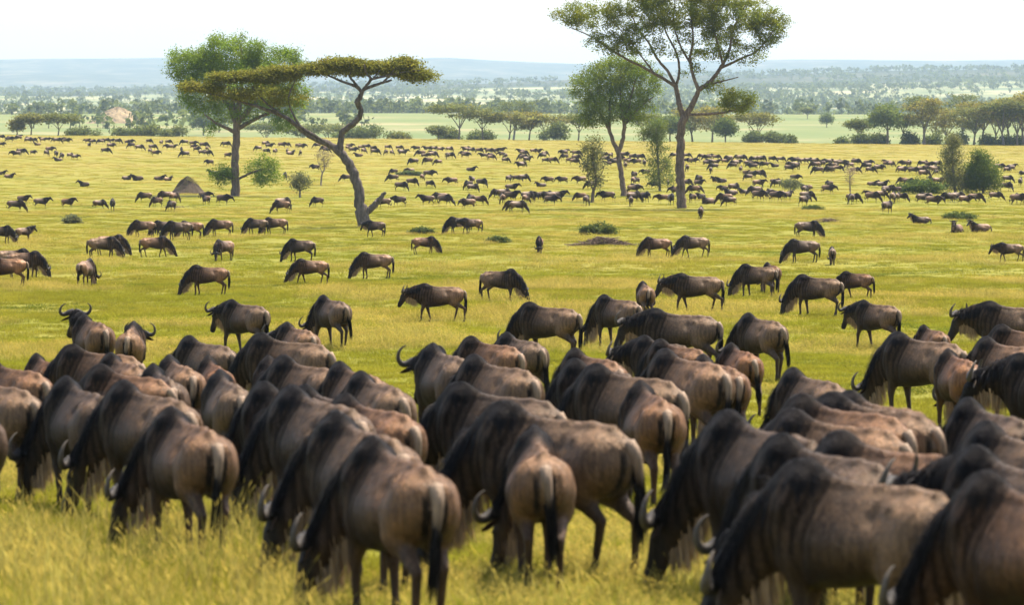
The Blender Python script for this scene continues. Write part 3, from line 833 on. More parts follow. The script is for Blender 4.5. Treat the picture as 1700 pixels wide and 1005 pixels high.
def scatter_grass():
    rng = np.random.default_rng(77)
    XS, YS, SCL, IDX = [], [], [], []
    for d0, d1, dens, sc in ((14, 60, 16, 1.0), (60, 110, 9, 1.1), (110, 200, 4.6, 1.35), (200, 420, 1.5, 1.8), (420, 760, 0.42, 2.6), (760, 1140, 0.16, 3.4)):
        hw = lambda y: 4 + 0.150 * y
        n = int(dens * ((hw(d0) + hw(d1)) * (d1 - d0)))
        y = np.sqrt(rng.uniform(d0**2, d1**2, n)); x = rng.uniform(-1, 1, n) * hw(y)
        pn = vnoise(x, y, 0.16, 5) + 0.7 * vnoise(x, y, 0.55, 6)
        u = rng.uniform(0, 1, n)
        idx = np.where(u < 0.55, 0, 1)
        idx = np.where((pn > 0.45) & (u < 0.55), 2, idx)
        idx = np.where((pn > 0.9) & (u < 0.14), 3, idx)
        idx = np.where((pn < -1.1) & (u > 0.55), 4, idx)
        # taller, drier stand in front of the herd on one side
        near = (y < 41) & (x < -0.046*y + 0.012*(y-20)*np.sin(y*0.9))
        idx = np.where(near & (u < 0.18), 2, idx); idx = np.where(near & (u > 0.91), 3, idx)
        s = sc * rng.uniform(0.75, 1.3, n) * np.where(near, 1.1, 1.0)
        s = s * np.where((pn < 0.2) & ~near, 0.8, 1.0)
        XS.append(x); YS.append(y); SCL.append(s); IDX.append(idx)
    x, y, s, k = map(np.concatenate, (XS, YS, SCL, IDX))
    z = ground_z(x, y)
    me = bpy.data.meshes.new('grass')
    me.vertices.add(len(x)); me.vertices.foreach_set('co', np.stack([x, y, z], 1).astype(np.float32).ravel())
    sv3 = np.stack([s, s, np.minimum(s, 0.82 + 0.10 * s) * (1 - 0.32 * sstep(150, 420, y)) * np.where((y < 41) & (x < -0.046*y), 0.85, 0.42 + 0.2 * sstep(85, 150, y))], 1)
    a = me.attributes.new('scl', 'FLOAT_VECTOR', 'POINT'); a.data.foreach_set('vector', sv3.astype(np.float32).ravel())
    a = me.attributes.new('rot', 'FLOAT', 'POINT'); a.data.foreach_set('value', rng.uniform(0, 2*PI, len(x)).astype(np.float32))
    a = me.attributes.new('idx', 'INT', 'POINT'); a.data.foreach_set('value', k.astype(np.int32))
    o = link('grass', me)
    tag(o, 'green and straw-yellow savanna grass covering the whole plain', 'grass', None, 'stuff')
    ng = bpy.data.node_groups.new('grass_spread', 'GeometryNodeTree')
    ng.interface.new_socket('Geometry', in_out='INPUT', socket_type='NodeSocketGeometry')
    ng.interface.new_socket('Geometry', in_out='OUTPUT', socket_type='NodeSocketGeometry')
    nd, ln = ng.nodes, ng.links
    gi = nd.new('NodeGroupInput'); go = nd.new('NodeGroupOutput')
    ci = nd.new('GeometryNodeCollectionInfo'); ci.inputs[0].default_value = pcol; ci.inputs['Separate Children'].default_value = True; ci.inputs['Reset Children'].default_value = True
    ip = nd.new('GeometryNodeInstanceOnPoints'); ip.inputs['Pick Instance'].default_value = True
    def att(nm, dt):
        n = nd.new('GeometryNodeInputNamedAttribute'); n.data_type = dt; n.inputs['Name'].default_value = nm
        return n.outputs['Attribute']
    cx = nd.new('ShaderNodeCombineXYZ'); ln.new(att('rot', 'FLOAT'), cx.inputs[2])
    ln.new(gi.outputs[0], ip.inputs['Points']); ln.new(ci.outputs[0], ip.inputs['Instance'])
    ln.new(att('idx', 'INT'), ip.inputs['Instance Index'])
    ln.new(cx.outputs[0], ip.inputs['Rotation'])
    ln.new(att('scl', 'FLOAT_VECTOR'), ip.inputs['Scale'])
    ln.new(ip.outputs[0], go.inputs[0])
    md = o.modifiers.new('spread', 'NODES'); md.node_group = ng
    return o
grass = scatter_grass()
# ---------------------------------------------------------------- the herd
TINT = {'g': (0.86, 0.90, 0.98), 'b': (1.05, 0.95, 0.86), 'r': (1.32, 1.0, 0.72), 'p': (1.32, 1.24, 1.18), 'd': (0.60, 0.60, 0.62), 'n': (1.0, 1.0, 1.0), 'o': (1.18, 0.98, 0.80)}
HUMP_H, HUMP_X = 1.225, 0.42
CROWD = 'wildebeest packed together in the near herd'
OPEN = 'wildebeest spread over the open grass in front of the trees'
# hump pixel x, y; heading (0 = across to +X, 90 = away, 180 = across to -X; 'r' + pixel x of the rump); pose; size; coat; label
NEAR = [
 (140, 529, 'r185', 'stand', 1.02, 'b', 'brown bull with raised head and wide pale horns at the edge of the near herd'),
 (222, 540, 'r222', 'walk', 0.95, 'p', 'pale-rumped wildebeest facing away with both horns showing beside its hump'),
 (385, 502, 'r445', 'walk', 1.02, 'g', 'grey bull walking with lowered head and pale beard behind the near herd'),
 (537, 495, 'r577', 'graze_step', 1.0, 'g', 'grey-brown wildebeest grazing on open turf just behind the near herd, tail swung aside'),
 (477, 541, 'r524', 'walk', 0.95, 'p', 'pale-backed wildebeest with one raised curved horn, behind a long brown back'),
 (315, 565, 'r392', 'graze', 1.0, 'g', 'grey-brown wildebeest with wispy black mane standing across the rear of the herd'),
 (435, 562, 'r550', 'graze', 1.08, 'n', 'long-bodied brown wildebeest with striped shoulder at the rear of the near herd'),
 (121, 583, 'r240', 'graze', 1.02, 'b', 'brown wildebeest back below the bull with raised head and wide horns'),
 (185, 596, 'r245', 'graze_bend', 0.97, 'b', 'brown wildebeest back below the pale-rumped one with both horns showing'),
 (61, 594, 'r105', 'graze', 0.85, 'r', 'small reddish wildebeest wedged between larger grey ones in the near herd'),
 (-14, 606, 'r88', 'graze', 1.0, 'o', 'orange-brown wildebeest back next to the small reddish one in the herd'),
 (281, 599, 'r330', 'graze_turn', 0.95, 'p', 'pale rounded wildebeest rump beside the small orange-brown one'),
 (346, 600, 'r378', 'graze', 0.86, 'r', 'small orange-brown wildebeest with rounded rump beside a pale-rumped one'),
 (169, 616, 'r290', 'graze_step', 1.0, 'o', 'long tan wildebeest back in front of the two brown backs below the raised-head bull'),
 (255, 615, 'r300', 'graze', 0.98, 'd', 'dark wildebeest hump between the long tan back and the dark-shouldered one'),
 (366, 625, 'r412', 'graze_turn', 1.0, 'g', 'grey-brown wildebeest with black crest beside the large dark grey one'),
 (446, 600, 'r488', 'graze', 0.92, 'o', 'tan rounded wildebeest rump in front of the long-bodied striped-shoulder one'),
 (473, 601, 'r570', 'graze_bend', 1.0, 'n', 'grey-brown wildebeest just behind the tan rounded rump in mid herd'),
 (565, 611, 'r637', 'graze', 0.98, 'p', 'pale wildebeest rump at the edge of the herd gap below the sleek open-turf animals'),
 (600, 628, 'r672', 'graze_step', 1.0, 'n', 'tan wildebeest hindquarters next to the pale rump at the herd gap'),
 (719, 581, 'r775', 'walk', 1.05, 'g', 'big grey bull with thick curved horn and brown cheek, head raised in the herd'),
 (783, 566, 'r862', 'graze', 1.0, 'o', 'brown wildebeest with dark tail stripe behind the big horned bull'),
 (842, 559, 'r898', 'graze_bend', 1.0, 'g', 'grey wildebeest seen from behind with long black tail at the herd edge'),
 (789, 600, 'r885', 'graze', 1.03, 'n', 'dusky brown wildebeest pressed against the flank of the big horned bull'),
 (105, 638, 'r190', 'graze_bend', 1.05, 'd', 'dark heavy wildebeest with tall black crest, its shaded flank filling the herd'),
 (-52, 632, 'r80', 'graze', 1.05, 'n', 'grey-brown wildebeest with smooth flank and only its hindquarters in sight'),
 (205, 646, 'r325', 'graze_bend', 1.06, 'n', 'dark-shouldered wildebeest with pale haunches behind the lone rear-turned grazer'),
 (285, 692, 'r375', 'graze_side', 1.0, 'b', 'tan-rumped wildebeest grazing at the herd front with horned head in tall straw grass'),
 (-90, 668, 'r5', 'graze', 1.0, 'd', 'dark wildebeest of which only hind leg and rump edge show'),
 (440, 648, 'r560', 'graze', 1.05, 'd', 'dark wildebeest whose neck slopes beside the large dark grey one'),
 (487, 657, 'r605', 'graze_bend', 1.08, 'g', 'large dark grey wildebeest with broad shadowed shoulder and pale dock'),
 (508, 652, 'r610', 'graze', 1.0, 'd', 'dark black-crested back directly behind the large dark grey wildebeest'),
 (575, 669, 'r690', 'graze', 1.0, 'o', 'orange-brown wildebeest back behind the broad brown one of the front row'),
 (560, 702, 'r674', 'graze_side', 1.05, 'n', 'broad brown wildebeest right behind the black-humped front grazer'),
 (620, 744, 'r727', 'graze_side', 1.0, 'b', 'large wildebeest at the herd front with round black hump and pale hooked horn'),
 (766, 649, 'r925', 'graze', 1.05, 'd', 'dark-maned wildebeest with long tan back behind the long-bodied front grazer'),
 (838, 686, 'r1035', 'graze_bend', 1.06, 'n', 'long-bodied wildebeest with black neck and smooth tan hindquarters at the herd front'),
 (889, 721, 'r905', 'graze_bend', 0.94, 'p', 'pale wildebeest with its rump to the viewer and long black tail'),
 (880, 508, 'r958', 'graze', 1.02, 'n', 'brown wildebeest grazing across open turf behind the herd, long black tail hanging'),
 (1004, 494, 'r1058', 'graze', 1.02, 'n', 'dark-fronted wildebeest grazing on open turf next to a white-rumped one'),
 (1067, 470, 'r1075', 'graze_turn', 0.92, 'p', 'white-rumped wildebeest facing away on the turf beyond the herd'),
 (1088, 519, 'r1188', 'walk', 1.06, 'g', 'grey striped bull with upturned pale horn standing across the herd'),
 (956, 588, 'r1025', 'graze', 0.98, 'o', 'tan wildebeest back just in front of the one grazing across open turf'),
 (1071, 565, 'r1140', 'walk_turn', 1.0, 'g', 'grey wildebeest with low-slung pale horns, hump against its twin'),
 (1097, 571, 'r1165', 'graze', 0.98, 'o', 'tan wildebeest rump directly behind the twin humps of the grey horned one'),
 (1106, 590, 'r1195', 'graze', 1.08, 'p', 'big pale-sided wildebeest with sunlit haunch and long black tail in mid herd'),
 (1168, 598, 'r1218', 'graze_turn', 0.98, 'o', 'tan wildebeest rump partly hidden by the big pale-sided one with long black tail'),
 (1214, 577, 'r1245', 'graze_bend', 0.92, 'r', 'orange-brown wildebeest with dark-streaked rump facing away at the herd edge'),
 (1243, 526, 'r1292', 'graze_step', 1.0, 'n', 'round-bellied wildebeest with bushy black tail facing away on open turf'),
 (956, 606, 'r1050', 'graze', 1.0, 'd', 'dark wildebeest back beside the long one with loose black mane'),
 (992, 617, 'r1122', 'graze', 1.06, 'n', 'long dark wildebeest with loose black mane in the thick of the herd'),
 (1064, 645, 'r1100', 'graze', 0.98, 'o', 'reddish wildebeest with rump to the viewer, black tail and white dock'),
 (1434, 503, 'r1485', 'walk', 0.95, 'n', 'slim wildebeest walking alone with pale beard and horns held level'),
 (1643, 506, 'r1740', 'walk', 1.1, 'n', 'big bull with shaggy black shoulder and curled horn facing across the herd'),
 (1534, 544, 'r1560', 'graze', 0.8, 'o', 'small tan wildebeest rump showing below the big shaggy bull'),
 (1506, 562, 'r1600', 'graze', 1.06, 'n', 'brown long-necked wildebeest grazing with horned head down at the herd edge'),
 (1575, 588, 'r1602', 'graze_turn', 0.96, 'r', 'reddish wildebeest facing away with black tail against the long-necked grazer'),
 (1624, 568, 'r1690', 'graze', 1.0, 'p', 'pale wildebeest rump beside the reddish one against the long-necked grazer'),
 (1664, 546, 'r1740', 'graze', 0.98, 'o', 'tan-brown wildebeest back in front of the big shaggy bull with curled horn'),
 (1694, 596, 'r1790', 'walk_turn', 1.05, 'd', 'dark shaggy wildebeest with pale horn tip turned among brown backs'),
 (1318, 621, 'r1385', 'graze', 0.98, 'n', 'brown wildebeest with sunlit tan rump and dark sloping neck'),
 (1334, 672, 'r1485', 'graze', 1.03, 'o', 'orange-tan wildebeest back just past the dark sloping neck with sunlit rump'),
 (1386, 668, 'r1530', 'graze_bend', 1.03, 'n', 'grey-brown wildebeest back touching the pale one with twin black stripes'),
 (1448, 667, 'r1558', 'graze', 1.0, 'p', 'pale wildebeest with twin black stripes beside its white dock'),
 (1318, 695, 'r1480', 'graze_step', 0.97, 'p', 'pale wildebeest rump in front of the orange-tan back near the sloping neck'),
 (1216, 702, 'r1350', 'graze_bend', 1.06, 'd', 'very dark wildebeest grazing at the herd front, black horned face in the grass'),
 (1378, 735, 'r1570', 'graze_turn', 1.0, 'o', 'tan wildebeest with a pale band across its dark shoulder'),
 (1316, 738, 'r1470', 'graze', 1.0, 'd', 'dark hump squeezed behind the massive front wildebeest with glossy haunch'),
 (1337, 784, 'r1562', 'graze_bend', 1.0, 'n', 'massive wildebeest in front of the herd with black mane and glossy tan haunch'),
 (1622, 760, 'r1760', 'walk_turn', 1.0, 'd', 'blackish wildebeest with shaggy hump between two tan ones'),
 (1640, 806, 'r1800', 'graze_bend', 1.0, 'o', 'reddish-sided wildebeest at the herd front, hooked pale horn near the ground'),
 (1640, 718, 'r1760', 'graze', 1.0, 'n', 'grey-brown back behind the blackish wildebeest with shaggy hump'),
 (1625, 678, 'r1700', 'graze', 0.97, 'd', 'dark black-crested wildebeest behind the grey-brown back near the shaggy blackish one'),
 (1698, 673, 'r1780', 'graze', 1.0, 'o', 'tan wildebeest back next to the dark shaggy one with pale horn tip'),
 # out on the open grass
 (705, 474, 178, 'walk', 0.92, 'b', 'brown wildebeest walking alone with pale beard and lowered head'),
 (848, 449, 328, 'graze_bend', 0.95, 'n', 'brown wildebeest grazing alone towards the herd, face turned down'),
 (605, 421, 176, 'graze', 1.0, 'b', 'sleek brown wildebeest grazing alone below the umbrella acacia'),
 (500, 431, 180, 'graze_step', 0.86, 'o', 'small sandy wildebeest grazing in front of a dark-maned one'),
 (486, 398, 158, 'graze', 0.98, 'd', 'dark-maned wildebeest grazing behind a small sandy one'),
 (716, 393, 2, 'graze', 0.84, 'o', 'slender young brown wildebeest grazing on bright turf'),
 (614, 367, 150, 'walk', 0.95, 'd', 'black-looking wildebeest standing right beside the umbrella acacia trunk'),
 (757, 361, 182, 'graze', 1.0, 'd', 'dark wildebeest grazing in front of a brown one with lifted tail'),
 (766, 363, 176, 'walk', 0.92, 'n', 'brown wildebeest with tail flicked out, half hidden by a dark one'),
 (895, 393, 268, 'graze', 0.84, 'r', 'small reddish calf facing the viewer with lowered head'),
 (1077, 395, 180, 'graze', 0.96, 'o', 'tan wildebeest with drooping neck grazing next to a darker one near the brush heap'),
 (1138, 393, 178, 'graze_step', 1.0, 'n', 'dark brown wildebeest grazing next to a tan one near the brush heap'),
 (1131, 456, 172, 'walk', 1.0, 'n', 'brown bull with raised curled horn and open pale muzzle walking on turf'),
 (1238, 441, 148, 'graze', 1.0, 'n', 'brown wildebeest grazing with a second rump close behind it'),
 (1274, 438, 105, 'graze', 0.95, 'o', 'reddish wildebeest rump showing behind a grazing brown one'),
 (1352, 367, 2, 'graze', 1.0, 'd', 'dark wildebeest grazing in front of a fallen branch'),
 (1318, 399, 180, 'graze', 1.02, 'd', 'dark bulky wildebeest grazing beside a small grey rump'),
 (1381, 410, 88, 'graze', 0.78, 'g', 'small grey calf facing away in the grass'),
 (1664, 404, 172, 'walk', 0.85, 'n', 'brown yearling walking with head level on open grass'),
 (1333, 459, 150, 'graze', 1.04, 'n', 'dark-fronted bull grazing with pale beard and curled horn, tail swung aside'),
 (1405, 453, 150, 'graze_step', 0.82, 'o', 'small sandy wildebeest grazing with shaggy dark neck'),
 (185, 394, 2, 'graze', 1.02, 'n', 'brown wildebeest grazing in tall yellow grass with a second back behind it'),
 (197, 391, 8, 'graze', 1.0, 'p', 'pale back of a wildebeest behind a brown grazing one'),
 (270, 393, 0, 'graze_step', 0.98, 'o', 'light brown wildebeest grazing in tall yellow grass'),
 (149, 431, 75, 'graze', 0.95, 'b', 'brown wildebeest facing away with head down in yellow grass'),
 (326, 443, 180, 'graze', 0.95, 'o', 'tan sunlit wildebeest grazing alone with a thin black mane'),
 (363, 399, 235, 'graze_bend', 0.95, 'b', 'brown wildebeest grazing towards the viewer with horns to the side'),
 (284, 368, 180, 'graze', 1.05, 'd', 'large dark wildebeest grazing in a cluster of three'),
 (306, 368, 172, 'graze', 1.0, 'o', 'sandy wildebeest partly hidden by a large dark one'),
 (262, 367, 185, 'graze', 0.95, 'd', 'dark wildebeest with head tucked behind the cluster of three'),
 (227, 366, 178, 'graze', 0.98, 'b', 'brown wildebeest in long grass ahead of the cluster of three'),
 (355, 365, 178, 'graze', 0.98, 'b', 'brown wildebeest grazing behind the cluster of three'),
 (416, 363, 160, 'graze', 0.98, 'g', 'grey wildebeest grazing close behind its neighbour'),
 (446, 362, 178, 'graze', 1.0, 'b', 'brown wildebeest with a dark tail standing next to a grey one'),
 (38, 414, 5, 'graze', 1.0, 'n', 'brown wildebeest grazing behind a twin in yellow grass'),
 (58, 419, 352, 'graze', 1.0, 'b', 'brown wildebeest grazing with pale curving mane in front of its twin'),
 (-8, 428, 176, 'graze', 1.0, 'r', 'reddish-brown wildebeest of which only the hindquarters are in sight'),
 (12, 375, 350, 'graze', 0.95, 'd', 'dark wildebeest grazing head-down beside an alert small one'),
 (47, 377, 40, 'stand', 0.78, 'n', 'small alert wildebeest standing with raised head in the grass'),
 (1584, 372, 240, 'lie', 0.95, 'p', 'pale wildebeest lying in the grass beside a second one'),
 (1618, 371, 200, 'lie', 0.95, 'p', 'horned wildebeest lying in the grass and looking aside'),
 (1520, 359, 185, 'lie', 0.9, 'd', 'dark wildebeest lying flat in bright grass'),
]
# further animals: photo tiles 220 px wide starting at x0; u, v in tile units (7.445 per pixel); L R A T = which way it faces, lower-case w/u/k = walking, alert, lying
TILES = {
 0: "40,65R 100,80L 150,85R 205,75L 250,65R 330,85L 380,95R 440,100R 500,95L 555,100R 610,95R 660,100L 735,100R 790,95R 850,105R 1060,115L 1110,110R 1165,120R 1220,120L 1275,110R 1340,105R 1400,110R 1480,110R 1590,130R 45,155R 165,260L 215,235T 265,240A 300,235R 430,255wR 590,250A 645,210R 685,260A 690,350k 755,285A 885,285A 955,305wR 45,515k 145,550k 1010,645k 325,815uR 250,870R 560,845uR 880,850uR 1270,865R 1390,855wT 440,165k 1110,165T 1335,225R 1400,165R 1600,570k",
 210: "300,115R 440,130A 540,125R 690,125L 850,140R 985,155R 70,120R 40,160L 190,185R 350,180R 300,230A 390,255R 500,180L 600,185R 680,215T 690,265L 850,180R 890,210R 1000,205A 970,250R 1030,255R 1190,150L 1260,145R 1280,285R 1000,370wL 1040,505k 100,570k 440,575k 540,585k 180,775L 340,835L 440,760L 620,775A 535,875A 960,810A 1010,765R 1240,800R",
 420: "40,200L 180,140R 230,170R 190,235R 280,235A 390,155R 440,160R 425,235A 585,255A 580,170R 630,170R 490,265k 770,165L 860,200L 930,220R 1220,170R 1180,195A 1270,215R 1360,190R 1430,180R 1510,200R 1540,235R 1380,225A 1280,295k 740,430wL 400,525T 1120,555L 300,880L 420,840R 760,835L 1560,845L",
 630: "130,190R 270,195R 75,245A 160,250A 235,240T 320,245R 430,200L 560,205L 640,205R 700,205R 780,215R 480,255L 590,290R 690,270R 640,260L 890,210R 840,290A 900,280R 1040,215L 1100,205R 1160,220R 1020,265L 1090,280R 1260,225R 1330,230L 1390,230R 1460,230R 1530,220R 1260,290L 1350,285A 1410,310R 1490,270A 1550,290A 1585,345R 385,355L 565,345L 700,370L 1160,465k 150,485L 350,475wL 650,500R 130,555L 540,545A 440,600R 310,645R 650,630R 850,590wL 1075,630A 1130,580T 1190,670R 1300,605R 1420,735L 1580,730R 540,810L 700,780L 850,800R 1040,850L 1110,800A 1280,815R 1510,790A 1600,880L 200,820wL",
 840: "160,240L 250,260R 370,235R 420,240R 500,265R 430,290L 180,300L 250,310R 290,330R 150,400L 230,390R 520,350R 610,340R 690,250L 740,245R 830,260L 900,255R 700,300L 810,345R 880,355R 900,310R 1200,275L 1240,280R 1190,320L 1260,330R 1310,285A 1500,275R 1350,350R 1440,320R 1520,350R 1580,360R 1230,390L 1300,360L 1470,400A 55,560A 170,560R 250,550R 490,580wL 660,580wL 880,575wL 400,660k 110,670R 1010,640L 20,740R 110,760R 310,760R 360,770L 470,770L 540,760R 260,800A 600,810R 690,760R 880,780L 1010,810A 1200,760L 70,880L 200,880R 1565,515A 1590,580A 1560,670L 1620,770R 1540,820A",
 1050: "40,300R 120,300R 20,360L 140,370A 490,285L 700,290R 690,350R 780,350R 830,300L 910,310L 980,300R 1050,310R 920,360L 960,375R 1060,370R 1160,320L 1280,310L 1380,310R 1180,360R 1230,380L 1330,370R 1480,330L 1580,325R 1460,380R 1620,330R 1520,390R 1600,395R 970,415L 975,460A 670,430A 1210,410L 1345,450A 1450,415L 130,490wL 10,520A 30,590A 60,680R 60,760R 800,560A 700,610R 850,620R 1010,595k 1070,600k 720,690L 820,690R 240,640L 440,620A 500,700A 180,770T 330,800L 490,790T 720,790A 820,790A 890,840k 1100,690L 1280,660R 1170,740k 1350,740k 1440,500R 1520,510R 1400,550L 1590,505R 1470,700L 1540,700R 1580,615R 1560,750L 1090,790L 1160,830L 850,950A",
 1260: "60,320R 190,330R 300,335R 410,340L 480,340R 570,350R 640,345R 720,350R 660,395L 760,380A 830,360L 900,360R 980,370R 1060,375R 880,410L 960,410R 1010,440R 1170,355L 1230,360R 1090,405L 1380,375R 1300,410L 1460,430L 1560,375L 1600,390R 1520,430R 690,455L 840,450L 900,470k 1220,465R 1410,460R 370,395L 420,430R 490,400A 40,395L 45,500R 170,420k 40,620R 190,620L 240,605R 480,555R 540,680k 590,690A 850,630A 900,680wR 1440,640k 1560,640k 40,750R 110,730T 190,750L 260,760R 370,760A 590,810A 640,760R 1130,790A 1210,790R 1350,760L 1450,770R 1550,750R 1540,710A 1620,690R 1620,880A",
 1480: "130,380L 210,375A 20,390R 350,385L 430,380R 500,395R 600,385R 90,450L 170,455R 240,460L 310,460R 400,450R 480,440R 550,440R 590,450R 440,495R 540,490A 110,590L 250,600R 490,590k 620,590R 1370,420R 1520,425R 1460,460R 1440,440L 1600,510L 1600,595A 1470,565R 1460,650R 20,700L 30,770A 90,780A 160,785R 390,780L 450,790R 570,815R 660,780L 720,775A 790,775A 860,770R 960,810R 1090,785R 1330,770R 1550,790L 1620,790R",
}

def zone_label(px, py, pose, face, rng):
    """words for a small animal: its posture and the landmark it stands by"""
    act = {'lie': 'lying in the grass'}.get(pose, {'A': 'facing away', 'T': 'facing the viewer', 'L': 'standing side-on', 'R': 'standing side-on'}[face])
    if 'graze' in pose and face in 'LR': act = 'grazing side-on'
    if pose in ('walk',) : act = 'walking with head level'
    if pose == 'stand': act = 'alert with raised head'
    where = None
    if py > 312 and 200 < px < 270: where = 'in front of the termite mound'
    elif py > 300 and 270 <= px < 400: where = 'between termite mound and bushy tree'
    elif py > 280 and 400 <= px < 570: where = 'near the small thorn shrubs'
    elif py > 280 and 570 <= px < 760: where = 'on the turf beyond the umbrella acacia stump'
    elif py > 280 and 760 <= px < 960: where = 'in the loose group by the slender sapling'
    elif py > 272 and 960 <= px < 1160: where = 'around the tall tree and its round neighbour'
    elif py > 272 and 1160 <= px < 1300: where = 'on the turf beside the tall open-crowned tree'
    elif py > 272 and 1300 <= px < 1480: where = 'around the bare pinkish sapling'
    elif py > 272 and px >= 1480: where = 'around the round green bush'
    elif py > 290: where = 'on open turf away from the trees'
    elif py > 245 and px < 210: where = 'in a scatter short of the dark line'
    else: where = 'in the long dark line below the rim'
    return 'small dark wildebeest %s %s' % (act, where), 'wildebeest ' + where

def base_from_hump(px, py, hd, sc, lie=False):
    hh = (HUMP_H if not lie else HUMP_H - 0.5) * sc
    p = px_hit(px, py, hh)
    a = R(hd)
    x = p.x - math.cos(a) * HUMP_X * sc; y = p.y - math.sin(a) * HUMP_X * sc
    return Vector((x, y, float(ground_z(x, y)) - 0.015))

SPOTS = []
for (px, py, hd, pose, sc, tn, lab) in NEAR:
    lie = pose == 'lie'
    if isinstance(hd, str):          # facing away: heading from how far the rump shows beside the hump
        p = px_hit(px, py, HUMP_H * sc)
        hd = math.degrees(math.acos(max(-0.99, min(0.3, -(float(hd[1:]) - px) * p.y / F_PX / (1.27 * sc)))))
    loc = base_from_hump(px, py, hd, sc, lie)
    grp = CROWD if loc.y < 128 and py > 500 else OPEN
    SPOTS.append((loc, R(hd), pose, sc, TINT[tn], lab, grp, True))
rng_h = np.random.default_rng(11)
for x0, txt in TILES.items():
    for tok in txt.split():
        i = 0
        uv = tok.rstrip('LRATwuk'); code = tok[len(uv):]
        u, v = map(float, uv.split(','))
        px, py = x0 + u / 7.445, 215 + v / 7.445
        face = code[-1] if code[-1] in 'LRAT' else rng_h.choice(list('LR'))
        hd = {'R': 0, 'A': 90, 'L': 180, 'T': 270}[face] + rng_h.uniform(-38, 38)
        pose = {'w': 'walk', 'u': 'stand', 'k': 'lie'}.get(code[0]) or rng_h.choice(['graze', 'graze_bend', 'graze_turn', 'graze_step', 'walk_turn', 'walk', 'graze_step', 'stand'])
        sc = rng_h.uniform(0.80, 1.05)
        tn = TINT[rng_h.choice(list('dddgnb'))]
        loc = base_from_hump(px, py, hd, sc, pose == 'lie')
        lab, grp = zone_label(px, py, pose, face, rng_h)
        SPOTS.append((loc, R(hd), pose, sc, tn, lab, grp, loc.y < 330))
# no two bodies may share ground: ease overlapping neighbours apart, mostly along the line of sight
def _axis(s):
    d = np.array([math.cos(s[1]), math.sin(s[1])]) * s[3]; c = np.array([s[0].x, s[0].y])
    return c - d * 0.72 + d * np.linspace(0, 1.32, 6)[:, None]
for _it in range(40):
    AX = [_axis(s) for s in SPOTS]; CC = np.array([a.mean(0) for a in AX]); hits = 0
    D2 = np.sqrt(((CC[:, None] - CC[None]) ** 2).sum(-1))
    for i, j in np.argwhere((D2 < 2.2) & (D2 > 0)):
        if i >= j: continue
        d = AX[i][:, None] - AX[j][None]; m = np.sqrt((d ** 2).sum(-1)); gap = 0.50 * (SPOTS[i][3] + SPOTS[j][3]) / 2
        if m.min() >= gap: continue
        hits += 1
        k = CC[i] - CC[j]; k = k * np.array([0.45, 1.0]); k /= np.linalg.norm(k) + 1e-6
        mv = (gap - m.min()) * 0.55 + 0.01
        for q, sg in ((i, 1), (j, -1)):
            L = SPOTS[q][0]; L.x += k[0] * mv * sg; L.y += k[1] * mv * sg
            L.z = float(ground_z(L.x, L.y)) - 0.015
    if _it == 0 or hits == 0 or _it == 39: print('OVERLAPS', _it, hits)
    if hits == 0: break
SPOTS.sort(key=lambda s: s[0].y)
for s in SPOTS[:300]:
    place_wildebeest(*s)
# the rest of the far line: too many to tell apart
g = Geo()
for (loc, hd, pose, sc, tn, lab, grp, _) in SPOTS[300:]:
    me = HERD[pose]['far']
    n = len(me.vertices); co = np.empty(n * 3, np.float32); me.vertices.foreach_get('co', co); co = co.reshape(-1, 3) * sc
    c = np.empty(n * 4, np.float32); me.color_attributes['coat'].data.foreach_get('color', c); c = c.reshape(-1, 4)[:, :3] * np.array(tn)
    q = np.empty(len(me.loops), np.int32); me.loops.foreach_get('vertex_index', q)
    ca, sa = math.cos(hd), math.sin(hd)
    V = np.stack([co[:, 0]*ca - co[:, 1]*sa + loc.x, co[:, 0]*sa + co[:, 1]*ca + loc.y, co[:, 2] + loc.z], 1)
    g.add(V, q.reshape(-1, 4), None, c)
far_herd = link('distant_herd', g.mesh('distant_herd'), COAT)
tag(far_herd, 'long thin dark line of distant wildebeest below the rim of the plain', 'herd', None, 'stuff')
print('WILDEBEEST', len(SPOTS), 'spot y', [round(SPOTS[i][0].y) for i in (0, 20, 75, 120, 200, 299, len(SPOTS)-1)])
# ---------------------------------------------------------------- trees and shrubs
def bark_material():
    m, nt, nd, ln = mat_new('bark')
    at = N(nd, 'ShaderNodeAttribute', attribute_name='coat')
    tc = N(nd, 'ShaderNodeTexCoord')
    mp = N(nd, 'ShaderNodeMapping'); mp.inputs['Scale'].default_value = (1, 1, 0.25); ln.new(tc.outputs['Object'], mp.inputs[0])
    f = noise(nd, ln, mp.outputs[0], 4.5, 6, 0.7)
    v = maprange(nd, ln, f, 0.3, 0.7, 0.5, 1.45)
    cb = N(nd, 'ShaderNodeCombineColor'); [ln.new(v, cb.inputs[i]) for i in range(3)]
    c = mixc(nd, ln, 1.0, at.outputs['Color'], cb.outputs[0], 'MULTIPLY')
    p = N(nd, 'ShaderNodeBsdfPrincipled'); ln.new(c, p.inputs['Base Color']); p.inputs['Roughness'].default_value = 0.9; p.inputs['Specular IOR Level'].default_value = 0.2
    b = N(nd, 'ShaderNodeBump'); b.inputs['Strength'].default_value = 1.0; b.inputs['Distance'].default_value = 0.15
    ln.new(f, b.inputs['Height']); ln.new(b.outputs[0], p.inputs['Normal'])
    o = N(nd, 'ShaderNodeOutputMaterial'); ln.new(p.outputs[0], o.inputs[0])
    return m

